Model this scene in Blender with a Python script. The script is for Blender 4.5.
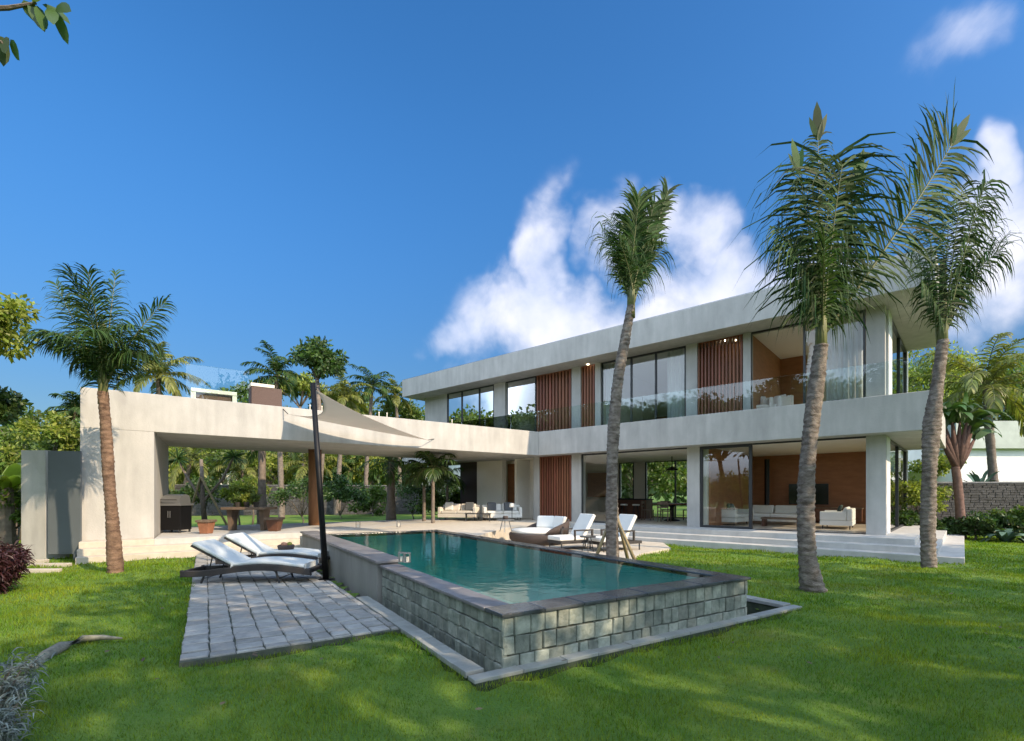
import bpy, bmesh, math, random
import numpy as np
from mathutils import Vector
R = math.radians
random.seed(7); rng = np.random.default_rng(7)
SC = bpy.context.scene; COL = SC.collection
for o in list(bpy.data.objects): bpy.data.objects.remove(o, do_unlink=True)

# ---------------------------------------------------------------- camera, sky, sun, exposure
EYE = 1.6; FPX = 490.0; HY = 494.5
cam = bpy.data.objects.new('camera', bpy.data.cameras.new('camera')); COL.objects.link(cam)
cam.location = (0, 0, EYE); cam.rotation_euler = (R(90), 0, 0)
cam.data.lens = FPX/1024*36; cam.data.sensor_width = 36; cam.data.shift_y = (HY-370.5)/1024
cam.data.clip_start = .05; cam.data.clip_end = 3000
SC.camera = cam
SUN_AZ, SUN_EL = 126.0, 33.0            # azimuth clockwise from +Y
sdir = Vector((math.sin(R(SUN_AZ))*math.cos(R(SUN_EL)), math.cos(R(SUN_AZ))*math.cos(R(SUN_EL)), math.sin(R(SUN_EL))))
sun = bpy.data.objects.new('sun', bpy.data.lights.new('sun', 'SUN')); COL.objects.link(sun)
sun.data.energy = 2.4; sun.data.angle = R(.6); sun.data.color = (1, .79, .55)
sun.location = (20, -20, 30); sun.rotation_euler = sdir.to_track_quat('Z', 'Y').to_euler()
SC.view_settings.view_transform = 'Standard'; SC.view_settings.look = 'None'
SC.view_settings.gamma = 1; SC.view_settings.use_curve_mapping = False
SC.view_settings.exposure = 1.37
SC.render.engine = 'CYCLES'
SC.cycles.max_bounces = 10; SC.cycles.transparent_max_bounces = 24; SC.cycles.caustics_reflective = False; SC.cycles.caustics_refractive = False

world = bpy.data.worlds.new('World'); SC.world = world; world.use_nodes = True
nt = world.node_tree; nt.nodes.clear()
def N(t, typ, **kw):
    n = t.nodes.new(typ)
    for k, v in kw.items(): setattr(n, k, v)
    return n
def L(t, a, b): t.links.new(a, b)
def M2(t, op, a, b=None, c=None, clamp=False):
    n = N(t, 'ShaderNodeMath', operation=op); n.use_clamp = clamp
    for i, v in enumerate((a, b, c)):
        if v is None: continue
        if isinstance(v, (int, float)): n.inputs[i].default_value = v
        else: L(t, v, n.inputs[i])
    return n.outputs[0]
def build_world():
    t = nt
    sky = N(t, 'ShaderNodeTexSky'); sky.sky_type = 'NISHITA'; sky.sun_disc = False
    sky.sun_elevation = R(SUN_EL); sky.sun_rotation = R(SUN_AZ)
    sky.air_density = 1.0; sky.dust_density = 1.0; sky.ozone_density = 4.0
    geo = N(t, 'ShaderNodeTexCoord'); sep = N(t, 'ShaderNodeSeparateXYZ'); L(t, geo.outputs['Generated'], sep.inputs[0])
    x, y, z = sep.outputs
    ym = M2(t, 'MAXIMUM', y, .05)
    u = M2(t, 'DIVIDE', x, ym); v = M2(t, 'DIVIDE', z, ym)
    # warp
    def noise(scale, detail, rough=.55, dist=0, off=(0, 0, 0)):
        m = N(t, 'ShaderNodeMapping'); m.inputs['Location'].default_value = off; L(t, geo.outputs['Generated'], m.inputs[0])
        n = N(t, 'ShaderNodeTexNoise'); n.inputs['Scale'].default_value = scale; n.inputs['Detail'].default_value = detail
        n.inputs['Roughness'].default_value = rough; n.inputs['Distortion'].default_value = dist; L(t, m.outputs[0], n.inputs[0]); return n.outputs['Fac']
    w1 = M2(t, 'MULTIPLY', M2(t, 'SUBTRACT', noise(5, 4), .5), .30)
    w2 = M2(t, 'MULTIPLY', M2(t, 'SUBTRACT', noise(5, 4, off=(3, 5, 1)), .5), .30)
    uu = M2(t, 'ADD', u, w1); vv = M2(t, 'ADD', v, w2)
    def blob(px, py, rx, ry, amp=1.0, rot=0):
        cu, cv = (px-512)/FPX, (HY-py)/FPX
        du = M2(t, 'SUBTRACT', uu, cu); dv = M2(t, 'SUBTRACT', vv, cv)
        c, s = math.cos(R(rot)), math.sin(R(rot))
        a = M2(t, 'DIVIDE', M2(t, 'ADD', M2(t, 'MULTIPLY', du, c), M2(t, 'MULTIPLY', dv, s)), rx/FPX)
        b = M2(t, 'DIVIDE', M2(t, 'SUBTRACT', M2(t, 'MULTIPLY', dv, c), M2(t, 'MULTIPLY', du, s)), ry/FPX)
        d = M2(t, 'SQRT', M2(t, 'ADD', M2(t, 'MULTIPLY', a, a), M2(t, 'MULTIPLY', b, b)))
        m = N(t, 'ShaderNodeMapRange', interpolation_type='SMOOTHSTEP'); L(t, d, m.inputs[0])
        m.inputs[1].default_value = 1.35; m.inputs[2].default_value = 0.25; m.inputs[3].default_value = 0; m.inputs[4].default_value = amp
        return m.outputs[0]
    blobs = [blob(545, 318, 100, 55, 1.0, 14), blob(560, 262, 34, 75, .85, -8), blob(640, 325, 130, 55, 1.0), blob(703, 225, 42, 45, .75),
             blob(720, 295, 75, 60, .9), blob(628, 232, 40, 35, .5), blob(478, 332, 45, 28, .6, 12), blob(820, 300, 80, 60, .8),
             blob(1015, 235, 55, 85, .95), blob(1010, 160, 25, 30, .7), blob(975, 22, 85, 34, .50, 28), blob(960, 300, 70, 40, .6),
             blob(1150, 200, 120, 110, .9), blob(-260, 380, 160, 40, .6)]
    m = blobs[0]
    for b in blobs[1:]: m = M2(t, 'MAXIMUM', m, b)
    fb = noise(9, 9, .6, .3, (1, 2, 0))
    dens = M2(t, 'ADD', m, M2(t, 'MULTIPLY', M2(t, 'SUBTRACT', fb, .5), 1.25))
    mr = N(t, 'ShaderNodeMapRange', interpolation_type='SMOOTHSTEP'); L(t, dens, mr.inputs[0]); mr.inputs[1].default_value = .0; mr.inputs[2].default_value = 1.05
    front = N(t, 'ShaderNodeMapRange'); L(t, y, front.inputs[0]); front.inputs[1].default_value = .05; front.inputs[2].default_value = .2
    gate = M2(t, 'MULTIPLY', M2(t, 'MINIMUM', M2(t, 'MULTIPLY', m, 4), 1), front.outputs[0])
    cf = M2(t, 'MULTIPLY', M2(t, 'MULTIPLY', mr.outputs[0], gate), .86)
    # colour of the clouds: lit tops, greyer folds
    fb2 = noise(7, 6, .5, 0, (4, 1, 2))
    ccr = N(t, 'ShaderNodeValToRGB'); L(t, fb2, ccr.inputs[0])
    ccr.color_ramp.elements[0].position = .38; ccr.color_ramp.elements[0].color = (2.3, 2.45, 3.0, 1)
    ccr.color_ramp.elements[1].position = .62; ccr.color_ramp.elements[1].color = (3.3, 3.2, 3.4, 1)
    hs = N(t, 'ShaderNodeHueSaturation'); L(t, sky.outputs[0], hs.inputs['Color']); hs.inputs['Saturation'].default_value = SKY_SAT; hs.inputs['Value'].default_value = 1.0; hs.inputs['Hue'].default_value = .501
    gz = N(t, 'ShaderNodeMapRange', interpolation_type='SMOOTHSTEP'); L(t, z, gz.inputs[0]); gz.inputs[1].default_value = -.05; gz.inputs[2].default_value = .62; gz.inputs[3].default_value = .17; gz.inputs[4].default_value = .61
    gc = N(t, 'ShaderNodeMixRGB', blend_type='MULTIPLY'); gc.inputs[0].default_value = 1; L(t, hs.outputs[0], gc.inputs[1]); L(t, gz.outputs[0], gc.inputs[2])
    mx = N(t, 'ShaderNodeMixRGB'); L(t, cf, mx.inputs[0]); L(t, gc.outputs[0], mx.inputs[1]); L(t, ccr.outputs[0], mx.inputs[2])
    # bright cloud cover behind the viewer, unseen, added as fill light for shaded sides
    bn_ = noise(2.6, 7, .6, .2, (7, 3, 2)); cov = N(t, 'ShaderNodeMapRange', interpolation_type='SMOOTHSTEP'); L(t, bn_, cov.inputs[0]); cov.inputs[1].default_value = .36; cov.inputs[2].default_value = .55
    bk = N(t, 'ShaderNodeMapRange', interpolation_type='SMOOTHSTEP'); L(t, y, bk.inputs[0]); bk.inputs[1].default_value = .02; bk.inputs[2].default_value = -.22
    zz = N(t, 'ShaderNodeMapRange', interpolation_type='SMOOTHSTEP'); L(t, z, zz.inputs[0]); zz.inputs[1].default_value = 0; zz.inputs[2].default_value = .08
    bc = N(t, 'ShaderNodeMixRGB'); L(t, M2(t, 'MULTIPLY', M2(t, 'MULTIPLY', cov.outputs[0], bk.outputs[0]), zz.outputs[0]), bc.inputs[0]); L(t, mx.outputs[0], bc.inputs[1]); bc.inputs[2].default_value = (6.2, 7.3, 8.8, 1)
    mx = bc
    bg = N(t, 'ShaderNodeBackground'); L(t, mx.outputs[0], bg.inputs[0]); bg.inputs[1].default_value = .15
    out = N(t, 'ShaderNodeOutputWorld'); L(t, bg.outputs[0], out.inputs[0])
SKY_SAT = 1.26
build_world()

# ---------------------------------------------------------------- materials
MATS = {}
def mat(name, col, rough=.8, var=.0, scale=4.0, bump=0.0, bscale=40.0, island=0.0, col2=None, metal=0, spec=.5, translucent=0, stretch=None, emit=None, grime=0):
    if name in MATS: return MATS[name]
    m = bpy.data.materials.new(name); m.use_nodes = True; t = m.node_tree; b = t.nodes['Principled BSDF']
    b.inputs['Roughness'].default_value = rough; b.inputs['Metallic'].default_value = metal; b.inputs['Specular IOR Level'].default_value = spec
    c = col if len(col) == 4 else (*col, 1); b.inputs['Base Color'].default_value = c
    tc = N(t, 'ShaderNodeTexCoord'); src = tc.outputs['Object']
    if stretch:
        mp = N(t, 'ShaderNodeMapping'); mp.inputs['Scale'].default_value = stretch; L(t, src, mp.inputs[0]); src = mp.outputs[0]
    cur = None
    if var or col2:
        n = N(t, 'ShaderNodeTexNoise'); n.inputs['Scale'].default_value = scale; n.inputs['Detail'].default_value = 6; n.inputs['Roughness'].default_value = .6; L(t, src, n.inputs[0])
        r = N(t, 'ShaderNodeValToRGB'); L(t, n.outputs['Fac'], r.inputs[0]); r.color_ramp.elements[0].position = .33; r.color_ramp.elements[1].position = .68
        c2 = col2 or tuple(min(1, v*(1+var)) for v in c[:3])
        c1 = c[:3] if col2 else tuple(v*(1-var) for v in c[:3])
        r.color_ramp.elements[0].color = (*c1, 1); r.color_ramp.elements[1].color = (*c2, 1); cur = r.outputs[0]
    if island:
        g = N(t, 'ShaderNodeNewGeometry'); h = N(t, 'ShaderNodeHueSaturation')
        if cur: L(t, cur, h.inputs['Color'])
        else: h.inputs['Color'].default_value = c
        mrr = N(t, 'ShaderNodeMapRange'); L(t, g.outputs['Random Per Island'], mrr.inputs[0]); mrr.inputs[3].default_value = 1-island; mrr.inputs[4].default_value = 1+island
        L(t, mrr.outputs[0], h.inputs['Value'])
        mh = N(t, 'ShaderNodeMapRange'); mm = M2(t, 'FRACT', M2(t, 'MULTIPLY', g.outputs['Random Per Island'], 7.3)); L(t, mm, mh.inputs[0]); mh.inputs[3].default_value = .5-.03*island*2; mh.inputs[4].default_value = .5+.02*island*2
        L(t, mh.outputs[0], h.inputs['Hue']); cur = h.outputs[0]
    if grime:
        n = N(t, 'ShaderNodeTexNoise'); n.inputs['Scale'].default_value = 1.3; n.inputs['Detail'].default_value = 8; n.inputs['Roughness'].default_value = .7
        mp = N(t, 'ShaderNodeMapping'); mp.inputs['Scale'].default_value = (1, 1, .45); L(t, tc.outputs['Object'], mp.inputs[0]); L(t, mp.outputs[0], n.inputs[0])
        n3 = N(t, 'ShaderNodeTexNoise'); n3.inputs['Scale'].default_value = 5; n3.inputs['Detail'].default_value = 5; m3 = N(t, 'ShaderNodeMapping'); m3.inputs['Scale'].default_value = (1, 1, .12); L(t, tc.outputs['Object'], m3.inputs[0]); L(t, m3.outputs[0], n3.inputs[0])
        r = N(t, 'ShaderNodeMapRange'); L(t, M2(t, 'ADD', M2(t, 'MULTIPLY', n.outputs['Fac'], .6), M2(t, 'MULTIPLY', n3.outputs['Fac'], .4)), r.inputs[0]); r.inputs[1].default_value = .38; r.inputs[2].default_value = .66; r.inputs[3].default_value = 1; r.inputs[4].default_value = 1-grime
        mxx = N(t, 'ShaderNodeMixRGB', blend_type='MULTIPLY'); mxx.inputs[0].default_value = 1
        if cur: L(t, cur, mxx.inputs[1])
        else: mxx.inputs[1].default_value = c
        L(t, r.outputs[0], mxx.inputs[2]); cur = mxx.outputs[0]
    if cur: L(t, cur, b.inputs['Base Color'])
    if bump:
        n = N(t, 'ShaderNodeTexNoise'); n.inputs['Scale'].default_value = bscale; n.inputs['Detail'].default_value = 5; L(t, src, n.inputs[0])
        bp = N(t, 'ShaderNodeBump'); bp.inputs['Strength'].default_value = bump; bp.inputs['Distance'].default_value = .02; L(t, n.outputs['Fac'], bp.inputs['Height']); L(t, bp.outputs[0], b.inputs['Normal'])
    if emit:
        b.inputs['Emission Color'].default_value = (*emit[:3], 1); b.inputs['Emission Strength'].default_value = emit[3]
    if translucent:
        out = t.nodes['Material Output']; tr = N(t, 'ShaderNodeBsdfTranslucent'); mx = N(t, 'ShaderNodeMixShader'); mx.inputs[0].default_value = translucent
        if cur:
            br = N(t, 'ShaderNodeMixRGB', blend_type='MULTIPLY'); br.inputs[0].default_value = 1; L(t, cur, br.inputs[1]); br.inputs[2].default_value = (1.6, 1.7, .8, 1) if translucent < .5 else (1, 1, 1, 1); L(t, br.outputs[0], tr.inputs[0])
        else: tr.inputs[0].default_value = c
        L(t, b.outputs[0], mx.inputs[1]); L(t, tr.outputs[0], mx.inputs[2]); L(t, mx.outputs[0], out.inputs[0])
    MATS[name] = m; return m
def glassmat(name, tint=(.9, .95, .95), ior=1.5, rough=0.0, boost=1.0, bump=0, base=0):
    m = bpy.data.materials.new(name); m.use_nodes = True; t = m.node_tree; t.nodes.remove(t.nodes['Principled BSDF']); out = t.nodes['Material Output']
    fr = N(t, 'ShaderNodeFresnel'); fr.inputs[0].default_value = ior
    gl = N(t, 'ShaderNodeBsdfGlossy'); gl.inputs['Roughness'].default_value = rough
    tr = N(t, 'ShaderNodeBsdfTransparent'); tr.inputs[0].default_value = (*tint, 1)
    mx = N(t, 'ShaderNodeMixShader'); f = M2(t, 'ADD', M2(t, 'MULTIPLY', fr.outputs[0], boost), base, clamp=True)
    L(t, f, mx.inputs[0]); L(t, tr.outputs[0], mx.inputs[1]); L(t, gl.outputs[0], mx.inputs[2]); L(t, mx.outputs[0], out.inputs[0])
    if bump:
        tc = N(t, 'ShaderNodeTexCoord'); n = N(t, 'ShaderNodeTexNoise'); n.inputs['Scale'].default_value = 5; n.inputs['Detail'].default_value = 3; L(t, tc.outputs['Object'], n.inputs[0])
        bp = N(t, 'ShaderNodeBump'); bp.inputs['Strength'].default_value = bump; bp.inputs['Distance'].default_value = .03; L(t, n.outputs['Fac'], bp.inputs['Height'])
        L(t, bp.outputs[0], gl.inputs['Normal']); L(t, bp.outputs[0], fr.inputs['Normal'])
    MATS[name] = m; return m
plaster = mat('pale_concrete', (.465, .455, .43), .85, .06, 1.2, .2, 30, grime=.26)
plaster_in = mat('interior_plaster', (.78, .74, .66), .8, .03, 2)
soffit_m = mat('soffit_plaster', (.7, .66, .58), .85, .03, 2)
wood = mat('teak_slats', (.21, .075, .038), .5, .25, 3, 0, stretch=(8, 8, .6), island=.18)
woodpanel = mat('brown_wood_panel', (.31, .135, .06), .5, .15, 2, 0, stretch=(1, 1, 4))
darkwood = mat('dark_wood', (.10, .04, .02), .5, .2, 5)
oldwood = mat('weathered_wood', (.13, .09, .06), .7, .25, 6, .2, 30)
redwood = mat('terracotta_wood', (.26, .11, .055), .7, .2, 6)
frame_m = mat('dark_metal_frame', (.025, .027, .03), .4)
black_m = mat('black_paint', (.004, .004, .005), .5, spec=.3)
glass = glassmat('window_glass', (.84, .88, .87), 1.5, 0, 1.1, 0, .06)
bglass = glassmat('balustrade_glass', (.90, .96, .96), 1.5, 0, .9, 0, .01)
cushion = mat('white_cushion', (.72, .72, .68), .9, .03, 3, .2, 60)
greycush = mat('grey_cushion', (.10, .11, .12), .9)
wicker = mat('dark_wicker', (.035, .030, .028), .7, .3, 60, .5, 120)
bwicker = mat('brown_wicker', (.065, .048, .042), .8, .3, 40, .5, 120)
curtain = mat('white_curtain', (.75, .77, .75), .9, 0, translucent=.5)
sailm = mat('grey_sailcloth', (.66, .62, .56), .9, .03, 1, translucent=.55)
steps_m = mat('steps_concrete', (.50, .49, .46), .85, .08, 3, .15, 40, grime=.2)
sand_m = mat('sandwash_terrace', (.50, .45, .37), .9, .1, 5, .3, 120)
paver_m = mat('grey_pavers', (.29, .285, .265), .85, .18, 6, .7, 30, island=.2)
curb_m = mat('kerb_stone', (.28, .29, .27), .8, .12, 5, .3, 30, island=.1)
joint_m = mat('paving_joint', (.07, .08, .06), .95, .2, 20)
block_m = mat('green_stone_blocks', (.14, .165, .14), .75, 0, 9, .8, 18, island=.3, col2=(.30, .32, .27))
mortar_m = mat('mossy_mortar', (.045, .06, .035), .95, .4, 8)
coping_m = mat('dark_coping', (.17, .165, .17), .45, .2, 6, .2, 30, island=.12)
wetcoping_m = mat('wet_coping', (.06, .066, .072), .15, .3, 5, .2, 25, island=.15)
cast_m = mat('cast_wall', (.30, .295, .27), .85, .15, 2.5, .2, 30, stretch=(1, 1, .3), grime=.2)
basin_m = mat('pool_tiles', (.06, .50, .46), .5, 0, 3, 0, col2=(.14, .64, .58), island=0)
slate_m = mat('stacked_slate', (.06, .058, .058), .9, .45, 9, .9, 25, stretch=(1, 1, 3), island=.3)
white_m = mat('white_render', (.72, .72, .72), .8, .03, 1, grime=.08)
grill_m = mat('grey_steel', (.28, .29, .30), .35, metal=.7)
greydoor_m = mat('grey_panel', (.10, .115, .125), .6, .06, 1.2)
pot_m = mat('dark_pot', (.04, .035, .03), .6)
earth_m = mat('bare_earth', (.16, .13, .09), .95, .3, 8)
terracotta = mat('roof_tiles', (.40, .20, .12), .8, .2, 3)
ivory = mat('ivory_paint', (.78, .72, .60), .7)
pwicker = mat('planter_weave', (.10, .065, .055), .8, .2, 50, .3, 80)
# foliage
leaf_palm = mat('palm_leaf', (.038, .078, .020), .6, .3, 2, island=.45, translucent=.22, spec=.2)
leaf_palm_y = mat('young_palm_leaf', (.15, .17, .035), .5, .3, 2, island=.4, translucent=.3)
leaf_dry = mat('dry_palm_leaf', (.15, .115, .07), .8, .3, 2, island=.4, translucent=.2)
rachis_m = mat('palm_stalk', (.13, .14, .05), .5, .2, 4)
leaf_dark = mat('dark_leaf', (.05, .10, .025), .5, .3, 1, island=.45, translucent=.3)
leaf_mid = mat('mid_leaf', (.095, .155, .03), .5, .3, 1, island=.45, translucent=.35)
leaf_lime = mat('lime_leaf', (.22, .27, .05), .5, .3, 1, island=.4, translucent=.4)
leaf_grey = mat('silver_leaf', (.20, .23, .21), .7, .2, 2, island=.35, translucent=.1)
leaf_red = mat('burgundy_leaf', (.045, .014, .015), .5, .3, 2, island=.4, translucent=.2)
bark = mat('palm_bark', (.075, .055, .042), .9, 0, 7, 1.0, 40, stretch=(1, 1, 2.2), col2=(.30, .255, .215))
bark_b = mat('brown_palm_bark', (.085, .048, .03), .9, 0, 7, 1.0, 40, stretch=(1, 1, 2.2), col2=(.27, .17, .11))
bark_g = mat('grey_bark', (.17, .14, .115), .9, .3, 6, .5, 30)
bark_r = mat('reddish_bark', (.17, .10, .08), .9, .3, 6, .5, 30)
stake_m = mat('bamboo_stake', (.24, .19, .10), .6, .2, 10)
thatch_m = mat('fibre_sheath', (.095, .05, .038), .9, .3, 8)

# ---------------------------------------------------------------- mesh helpers
class MB:
    def __init__(s): s.v = []; s.f = []
    def add(s, vs, fs):
        k = len(s.v); s.v += [tuple(p) for p in vs]; s.f += [tuple(i+k for i in f) for f in fs]; return s
    def prism(s, poly, z0, z1):
        n = len(poly); ar = sum(poly[i][0]*poly[(i+1) % n][1]-poly[(i+1) % n][0]*poly[i][1] for i in range(n))
        if ar < 0: poly = poly[::-1]
        vs = [(p[0], p[1], z0) for p in poly]+[(p[0], p[1], z1) for p in poly]
        fs = [tuple(range(n))[::-1], tuple(range(n, 2*n))]+[(i, (i+1) % n, (i+1) % n+n, i+n) for i in range(n)]
        return s.add(vs, fs)
    def box(s, x0, x1, y0, y1, z0, z1): return s.prism([(x0, y0), (x1, y0), (x1, y1), (x0, y1)], z0, z1)
    def fbox(s, F, a0, a1, b0, b1, z0, z1): return s.prism([F(a0, b0), F(a1, b0), F(a1, b1), F(a0, b1)], z0, z1)
    def tube(s, pts, rad, n=8, cap=True):
        pts = [Vector(p) for p in pts]; m = len(pts)
        if not hasattr(rad, '__len__'): rad = [rad]*m
        vs = []; up = Vector((0.3, 1, 0.1)).normalized()
        for i, p in enumerate(pts):
            d = (pts[min(i+1, m-1)]-pts[max(i-1, 0)]).normalized()
            u = up-d*up.dot(d)
            if u.length < .1: u = Vector((1, 0, 0))-d*d.x
            u.normalize(); w = d.cross(u)
            for k in range(n):
                a = 2*math.pi*k/n; vs.append(p+(u*math.cos(a)+w*math.sin(a))*rad[i])
        fs = [(i*n+k, i*n+(k+1) % n, (i+1)*n+(k+1) % n, (i+1)*n+k) for i in range(m-1) for k in range(n)]
        if cap: fs += [tuple(range(n))[::-1], tuple(range((m-1)*n, m*n))]
        return s.add(vs, fs)
    def bar(s, p, q, w, h=None):
        p, q = Vector(p), Vector(q); d = (q-p).normalized(); h = h or w
        up = Vector((0, 0, 1)) if abs(d.z) < .9 else Vector((0, 1, 0))
        u = d.cross(up).normalized()*w/2; v = u.cross(d).normalized()*h/2
        vs = [p-u-v, p+u-v, p+u+v, p-u+v, q-u-v, q+u-v, q+u+v, q-u+v]
        return s.add(vs, [(3, 2, 1, 0), (4, 5, 6, 7), (0, 1, 5, 4), (1, 2, 6, 5), (2, 3, 7, 6), (3, 0, 4, 7)])
    def lathe(s, c, prof, n=16):
        vs = []; fs = []
        for r, z in prof:
            for k in range(n):
                a = 2*math.pi*k/n; vs.append((c[0]+r*math.cos(a), c[1]+r*math.sin(a), c[2]+z))
        m = len(prof)
        fs = [(i*n+k, i*n+(k+1) % n, (i+1)*n+(k+1) % n, (i+1)*n+k) for i in range(m-1) for k in range(n)]
        fs += [tuple(range(n))[::-1], tuple(range((m-1)*n, m*n))]
        return s.add(vs, fs)
    def build(s, name, m, parent=None, local=False, smooth=False, bevel=0, loc=None):
        me = bpy.data.meshes.new(name)
        off = Vector((0, 0, 0))
        if parent and not local:
            q = parent
            while q: off += q.location; q = q.parent
        if not parent and not local:
            if loc is None:
                a = np.array(s.v, dtype=float); lo, hi = a.min(0), a.max(0); loc = ((lo[0]+hi[0])/2, (lo[1]+hi[1])/2, lo[2])
            off = Vector(loc)
        me.from_pydata([(p[0]-off.x, p[1]-off.y, p[2]-off.z) for p in s.v], [], s.f); me.validate(); me.update()
        me.materials.append(m)
        if smooth: me.polygons.foreach_set('use_smooth', [True]*len(me.polygons))
        o = bpy.data.objects.new(name, me); COL.objects.link(o)
        if parent: o.parent = parent
        else: o.location = off
        if bevel:
            b = o.modifiers.new('bevel', 'BEVEL'); b.width = bevel; b.segments = 2; b.limit_method = 'ANGLE'
        return o
def np_obj(name, V, F, m, parent=None, smooth=False):
    """V (n,3), F (k,c) arrays with c = 3 or 4"""
    off = np.zeros(3)
    q = parent
    while q is not None: off += np.array(q.location); q = q.parent
    me = bpy.data.meshes.new(name); n, k, c = len(V), len(F), F.shape[1]
    me.vertices.add(n); me.vertices.foreach_set('co', (V-off).astype(np.float32).ravel())
    me.loops.add(k*c); me.loops.foreach_set('vertex_index', F.astype(np.int32).ravel())
    me.polygons.add(k); me.polygons.foreach_set('loop_start', np.arange(0, k*c, c, dtype=np.int32)); me.polygons.foreach_set('loop_total', np.full(k, c, dtype=np.int32))
    me.update(); me.materials.append(m)
    o = bpy.data.objects.new(name, me); COL.objects.link(o)
    if parent: o.parent = parent
    return o
def tag(o, label=None, cat=None, group=None, kind=None):
    if label: o['label'] = label
    if cat: o['category'] = cat
    if group: o['group'] = group
    if kind: o['kind'] = kind
    return o
def thing(name, label, cat, loc=(0, 0, 0), rz=0, group=None):
    o = bpy.data.objects.new(name, None); COL.objects.link(o); o.location = loc; o.rotation_euler = (0, 0, rz); o.empty_display_size = .2
    return tag(o, label, cat, group)
def copy_tree(o, parent=None, loc=None, rz=None, label=None, scale=None):
    c = o.copy(); COL.objects.link(c); c.parent = parent
    if loc is not None: c.location = loc
    if rz is not None: c.rotation_euler = (0, 0, rz)
    if label: c['label'] = label
    if scale: c.scale = scale if hasattr(scale, '__len__') else (scale,)*3
    for ch in [x for x in bpy.data.objects if x.parent == o]: copy_tree(ch, c)
    return c
def ground(px, py, z=0):
    Y = (EYE-z)*FPX/(py-HY); return ((px-512)/FPX*Y, Y, z)
def at(px, py, Y): return ((px-512)/FPX*Y, Y, EYE+(HY-py)/FPX*Y)

# ---------------------------------------------------------------- frames
def PU(u, v): return (.848*u-.53*v, .53*u+.848*v)                      # pool and patio
hO = (10.386, 13.61); hd = (-.7547, .6561); hn = (-.6561, -.7547); hs_ = (.682, .731)
def H(a, o): return (hO[0]+a*hd[0]+o*hn[0], hO[1]+a*hd[1]+o*hn[1])     # house: a leftwards along the facade, o outwards
def HS(k, w): # right side of the house: k metres back from the window plane, w metres outwards to the right
    return (hO[0]+k*hs_[0]-w*hd[0], hO[1]+k*hs_[1]-w*hd[1])
def ha(px, o=0):
    m = (px-512)/FPX; ox = hO[0]+o*hn[0]; oy = hO[1]+o*hn[1]
    return (m*oy-ox)/(hd[0]-m*hd[1])
bO = (-9.51, 13.02); bd = (.805, .593); bn = (.593, -.805)
def B(b, c): return (bO[0]+b*bd[0]+c*bn[0], bO[1]+b*bd[1]+c*bn[1])
def ba(px, c=0):
    m = (px-512)/FPX; ox = bO[0]+c*bn[0]; oy = bO[1]+c*bn[1]
    return (m*oy-ox)/(bd[0]-m*bd[1])
ZF, ZS, ZT, ZR, ZP = .465, 3.264, 4.27, 6.99, 7.92   # floor, slab soffit, slab top, roof soffit, roof top

# ---------------------------------------------------------------- vegetation helpers
def unit(a): return a/np.maximum(np.linalg.norm(a, axis=-1, keepdims=True), 1e-9)
class Leaves:
    """collects leaf strips as triangles"""
    def __init__(s): s.V = []; s.F = []; s.n = 0
    def push(s, V, F): s.V.append(V); s.F.append(F+s.n); s.n += len(V)
    def strips(s, P, D, W, Ln, wid, hang, segs=3, r=None):
        """P bases (n,3), D directions, W width directions, Ln lengths, wid widths"""
        n = len(P); pts = [P]; d = D.copy(); cur = P
        for k in range(segs):
            d = unit(d+np.array([0, 0, -1.0])*np.asarray(hang).reshape(-1, 1)*(k+.6)/segs)
            cur = cur+d*(Ln/segs)[:, None]; pts.append(cur)
        prof = [.45]+[1.0]*(segs-2)+[.75] if segs > 2 else [.5, 1.0]
        prof = prof[:segs]
        V = np.zeros((n, 2*segs+1, 3))
        for k in range(segs):
            V[:, 2*k] = pts[k]-W*(wid*prof[k]/2)[:, None]; V[:, 2*k+1] = pts[k]+W*(wid*prof[k]/2)[:, None]
        V[:, 2*segs] = pts[segs]
        f = []
        for k in range(segs-1): f += [(2*k, 2*k+1, 2*k+3), (2*k, 2*k+3, 2*k+2)]
        f.append((2*segs-2, 2*segs-1, 2*segs))
        F = (np.array(f)[None]+(np.arange(n)*(2*segs+1))[:, None, None]).reshape(-1, 3)
        s.push(V.reshape(-1, 3), F)
    def build(s, name, m, parent=None): return np_obj(name, np.concatenate(s.V), np.concatenate(s.F), m, parent)
def rachis(base, az, el, Ln, droop, K=22, curl=0, p=1.4):
    pts = [np.array(base, float)]; dirs = []
    for k in range(K):
        t = k/(K-1); e = R(el-droop*t**p); a = R(az+curl*t)
        d = np.array([math.cos(a)*math.cos(e), math.sin(a)*math.cos(e), math.sin(e)]); dirs.append(d); pts.append(pts[-1]+d*Ln/K)
    dirs.append(dirs[-1]); return np.array(pts), np.array(dirs)
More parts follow.
